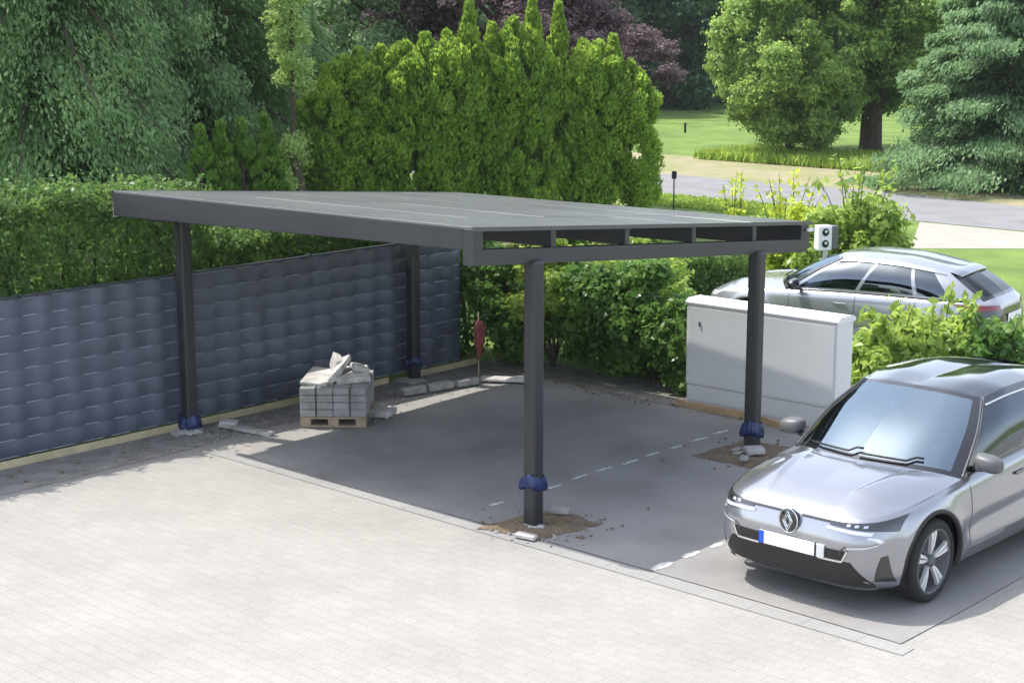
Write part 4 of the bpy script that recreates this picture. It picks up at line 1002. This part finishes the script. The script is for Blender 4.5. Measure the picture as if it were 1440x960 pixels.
# shrubs
def shrub(name, label, cat, x, y, rx, h, n, size, m, nc=14, group=None, twigs=0, aspect=.55, ry=None, up=.5, low=.15):
    cl = []; rd = []
    for i in range(nc):
        a = rng.random()*6.283; q = math.sqrt(rng.random())*.75; zz = low+(.95-low)*rng.random()*(1-.45*q)
        cl.append((q*rx*math.cos(a), q*(ry or rx)*math.sin(a), zz*h)); rd.append(rx*(.26+.20*rng.random())*(1.1-.4*zz))
    V = clump_leaves(cl, rd, n, size, up=up, aspect=aspect, fill=.5)
    mb = MB(); ex = []
    for c in cl[:10]: mb.tube([(0, 0, -.02), (c[0]*.4, c[1]*.4, c[2]*.55), c], [.022, .016, .006], 5, False)
    for i in range(twigs):
        a = rng.random()*6.283; b = Vector((math.cos(a)*rx*.45*rng.random(), math.sin(a)*rx*.45, h*.7)); e = b+Vector((math.cos(a)*rx*.35, math.sin(a)*rx*.35, h*(.35+.25*rng.random())))
        mb.tube([b, (b+e)/2+Vector((0, 0, .05)), e], [.009, .007, .003], 5, False)
        k = 22; s = rng.random(k); P = np.array(b)+(np.array(e)-np.array(b))*s[:, None]+rng.normal(size=(k, 3))*.045
        nr = unit(rng.normal(size=(k, 3))+np.array([0, 0, .8])); axx = unit(rng.normal(size=(k, 3))+np.array([0, 0, .6])); ln = size*(.8+.7*rng.random(k)); ex.append(leaf_quads(P, axx, nr, ln, ln*aspect))
    if ex: V = np.concatenate([V]+ex)
    V[..., 2] = np.maximum(V[..., 2], .02)
    t = thing(name, label, cat, (x, y, 0), 0, group)
    link('foliage', quads_mesh(name, V, 4), M[m], t); mb.build('stems', M['bark'], t); return t
LG = 'laurel shrubs at the back of the carport'
shrub('laurel_shrub', 'sunlit leafy shrub next to the far end of the fence under the carport roof', 'shrub', .85, 5.35, .72, 1.95, 9000, .10, 'fresh', 18, LG)
shrub('laurel_shrub', 'dark green shrub right of the sunlit one behind the carport slab', 'shrub', 1.75, 5.55, .85, 1.85, 12000, .10, 'laurel', 22, LG)
shrub('laurel_shrub', 'dark green shrub seen just right of the front middle post', 'shrub', 2.35, 5.65, .75, 1.65, 12000, .10, 'laurel', 22, LG)
shrub('laurel_shrub', 'dark green shrub against the left end of the white cabinet', 'shrub', 2.85, 5.5, .55, 1.3, 8000, .10, 'laurel', 20, LG)
shrub('laurel_shrub', 'leafy shrub closing the gap just past the end of the dark fence', 'shrub', .05, 5.3, .75, 1.8, 10000, .10, 'laurel', 16, LG)
shrub('laurel_shrub', 'tall shrub behind the dark laurels, top hidden by the carport beam', 'shrub', 1.2, 6.6, 0.85, 2.2, 12000, .10, 'fresh', 22, LG)
shrub('blossom_shrub', 'cream flowering shrub at the foot of the conifer hedge above the roof edge', 'shrub', *spot(868, 25.6), .55, 1.9, 6000, .075, 'bloom', 16)
shrub('blossom_shrub', 'small cream flowering shrub under the middle of the conifer hedge', 'shrub', *spot(722, 26.3), .42, 1.95, 3500, .075, 'bloom', 10)
shrub('lime_bush', 'yellow green bush beside the white box with two marks', 'bush', *spot(1212, 26.6), 1.05, 1.95, 14000, .12, 'fresh', 22, twigs=8)
shrub('lime_bush', 'bright yellow twiggy bush beyond the rear right corner of the carport', 'bush', *spot(1112, 27.2), .75, 1.65, 6000, .10, 'lime', 12, twigs=10)
shrub('lime_bush', 'thin yellow sprigs standing above the carport roof edge by the road', 'bush', *spot(1035, 28.5), .40, 1.55, 700, .10, 'lime', 6, twigs=5)
shrub('leafy_shrub', 'leafy bright green shrub in front of the rear silver car, nearest the cabinet', 'shrub', *spot(1265, 19.6), .60, 1.05, 4200, .13, 'fresh', 16, 'leafy shrubs before the silver car', twigs=9)
shrub('leafy_shrub', 'leafy shrub with upright yellow green shoots hiding the rear wheel of the silver car', 'shrub', *spot(1325, 19.9), .68, 1.02, 5600, .13, 'fresh', 16, 'leafy shrubs before the silver car', twigs=9)
shrub('leafy_shrub', 'leafy green shrub at the right edge below the rear number plate', 'shrub', *spot(1425, 19.6), .70, 1.0, 6000, .12, 'laurel', 16, 'leafy shrubs before the silver car', twigs=3)
# trunk seen between fence and roof
tr = thing('roadside_tree', 'slim pale green tree left of the conifer hedge, trunk showing under the roof', 'tree', (*spot(430, 26.3), 0), YAW)
MB().tube([(0, 0, -.05), (0, 0, .2), (-.02, 0, 1.4), (-.20, .05, 2.6), (-.18, .05, 4.0), (-.15, 0, 5.2)], [.18, .15, .13, .05, .035, .015], 10).build('trunk', M['bark'], tr, True)
cc_ = []; rr_ = []
for k in range(46):
    z = random.uniform(3.3, 5.6) if k < 32 else random.uniform(1.6, 2.75)
    cc_.append((random.uniform(-.42, .06) if k < 32 else random.uniform(-.42, -.16), random.uniform(-.2, .2), z)); rr_.append(random.uniform(.11, .24))
link('crown', quads_mesh('small_crown', clump_leaves(cc_, rr_, 15000, .065, droop=1.0, aspect=.45, fill=.8), 4), M['willow'], tr)

# house glimpsed through the gap
hx, hy = spot(428, 49)
hs = thing('white_house', 'white rendered house wall glimpsed between the spruce and the conifer hedge', 'house', (hx, hy, 0), YAW)
MB().box(-3.8, .45, 0, 6, 0, 2.7).build('wall', M['render_white'], hs)
MB().add([(-4.2, -.5, 2.6), (.6, -.5, 2.6), (.6, 6.5, 2.6), (-4.2, 6.5, 2.6), (-4.2, 3, 3.8), (.6, 3, 3.8)], [(0, 1, 5, 4), (2, 3, 4, 5), (0, 4, 3), (1, 2, 5), (0, 3, 2, 1)]).build('roof', M['rooftile'], hs)
f_ = MB().box(-2.2, -1.2, -.03, -.002, 1.0, 2.1).build('window', M['white'], hs); MB().box(-2.13, -1.27, -.05, -.032, 1.07, 2.03).build('pane', M['pane'], f_)

# markers by the road
mk_ = thing('marker_post', 'thin dark post with a black head beside the road', 'post', (*spot(948, 38.4), 0), YAW)
MB().tube([(0, 0, 0), (0, 0, .92)], .016, 8).build('pole', M['black'], mk_); MB().box(-.055, .055, -.05, .05, .88, 1.06).build('head', M['black'], mk_, bevel=.012)
mk_ = thing('garden_stake', 'short dark stake on the far lawn left of the round tree', 'stake', (*spot(962, 66), 0), YAW)
MB().box(-.045, .045, -.04, .04, 0, .34).build('pole', M['black'], mk_, bevel=.01); MB().box(-.06, .06, -.05, .05, .341, .40).build('cap', M['grey_trim'], mk_)
# red pointed cloth in the shrub
P = []
for r_, z in ((.012, .22), (.03, .30), (.062, .45), (.075, .60), (.05, .72), (.015, .76)):
    P.append([(r_*(1+.3*math.sin(3*a))*math.cos(a), r_*(1+.3*math.sin(3*a))*math.sin(a), z) for a in np.linspace(0, 2*math.pi, 15)])
fl = thing('folded_parasol', 'small folded red cloth parasol, point down, before the sunlit shrub', 'parasol', (*spot(672, 21.0), 0), .3)
MB().grid(P).build('cloth', M['red'], fl, True); MB().tube([(0, 0, .0), (0, 0, .86)], .009, 6).build('pole', M['pine'], fl)

# long grass at the far roadside
def grass(name, x0, x1, y0, y1, n, hgt, m):
    C = np.stack([rng.uniform(x0, x1, n), rng.uniform(y0, y1, n), np.zeros(n)], 1); h = hgt*(.4+.9*rng.random(n)); C[:, 2] = h*.45
    ax = unit(rng.normal(size=(n, 3))*.25+np.array([0, 0, 1])); nr = rand_dirs(n)
    return tag(link(name, quads_mesh(name, leaf_quads(C, ax, nr, h, .035+h*.08), 4), M[m]), kind='stuff')
grass('long_grass', -17, -2, 32.8, 36.5, 26000, .34, 'grass')
grass('roadside_grass', -13, -4, 21.4, 23.3, 9000, .12, 'grass')


# the air between the house and the far trees
hm = bpy.data.materials.new('haze'); hm.use_nodes = True; n_ = hm.node_tree.nodes; n_.remove(n_['Principled BSDF'])
pv = n_.new('ShaderNodeVolumePrincipled'); pv.inputs['Color'].default_value = (.86, .93, .97, 1); pv.inputs['Density'].default_value = .0003; pv.inputs['Anisotropy'].default_value = .2
hm.node_tree.links.new(pv.outputs[0], n_['Material Output'].inputs['Volume'])
tag(MB().box(-150, 60, -40, 160, -1.5, 24).build('haze', hm), kind='stuff')
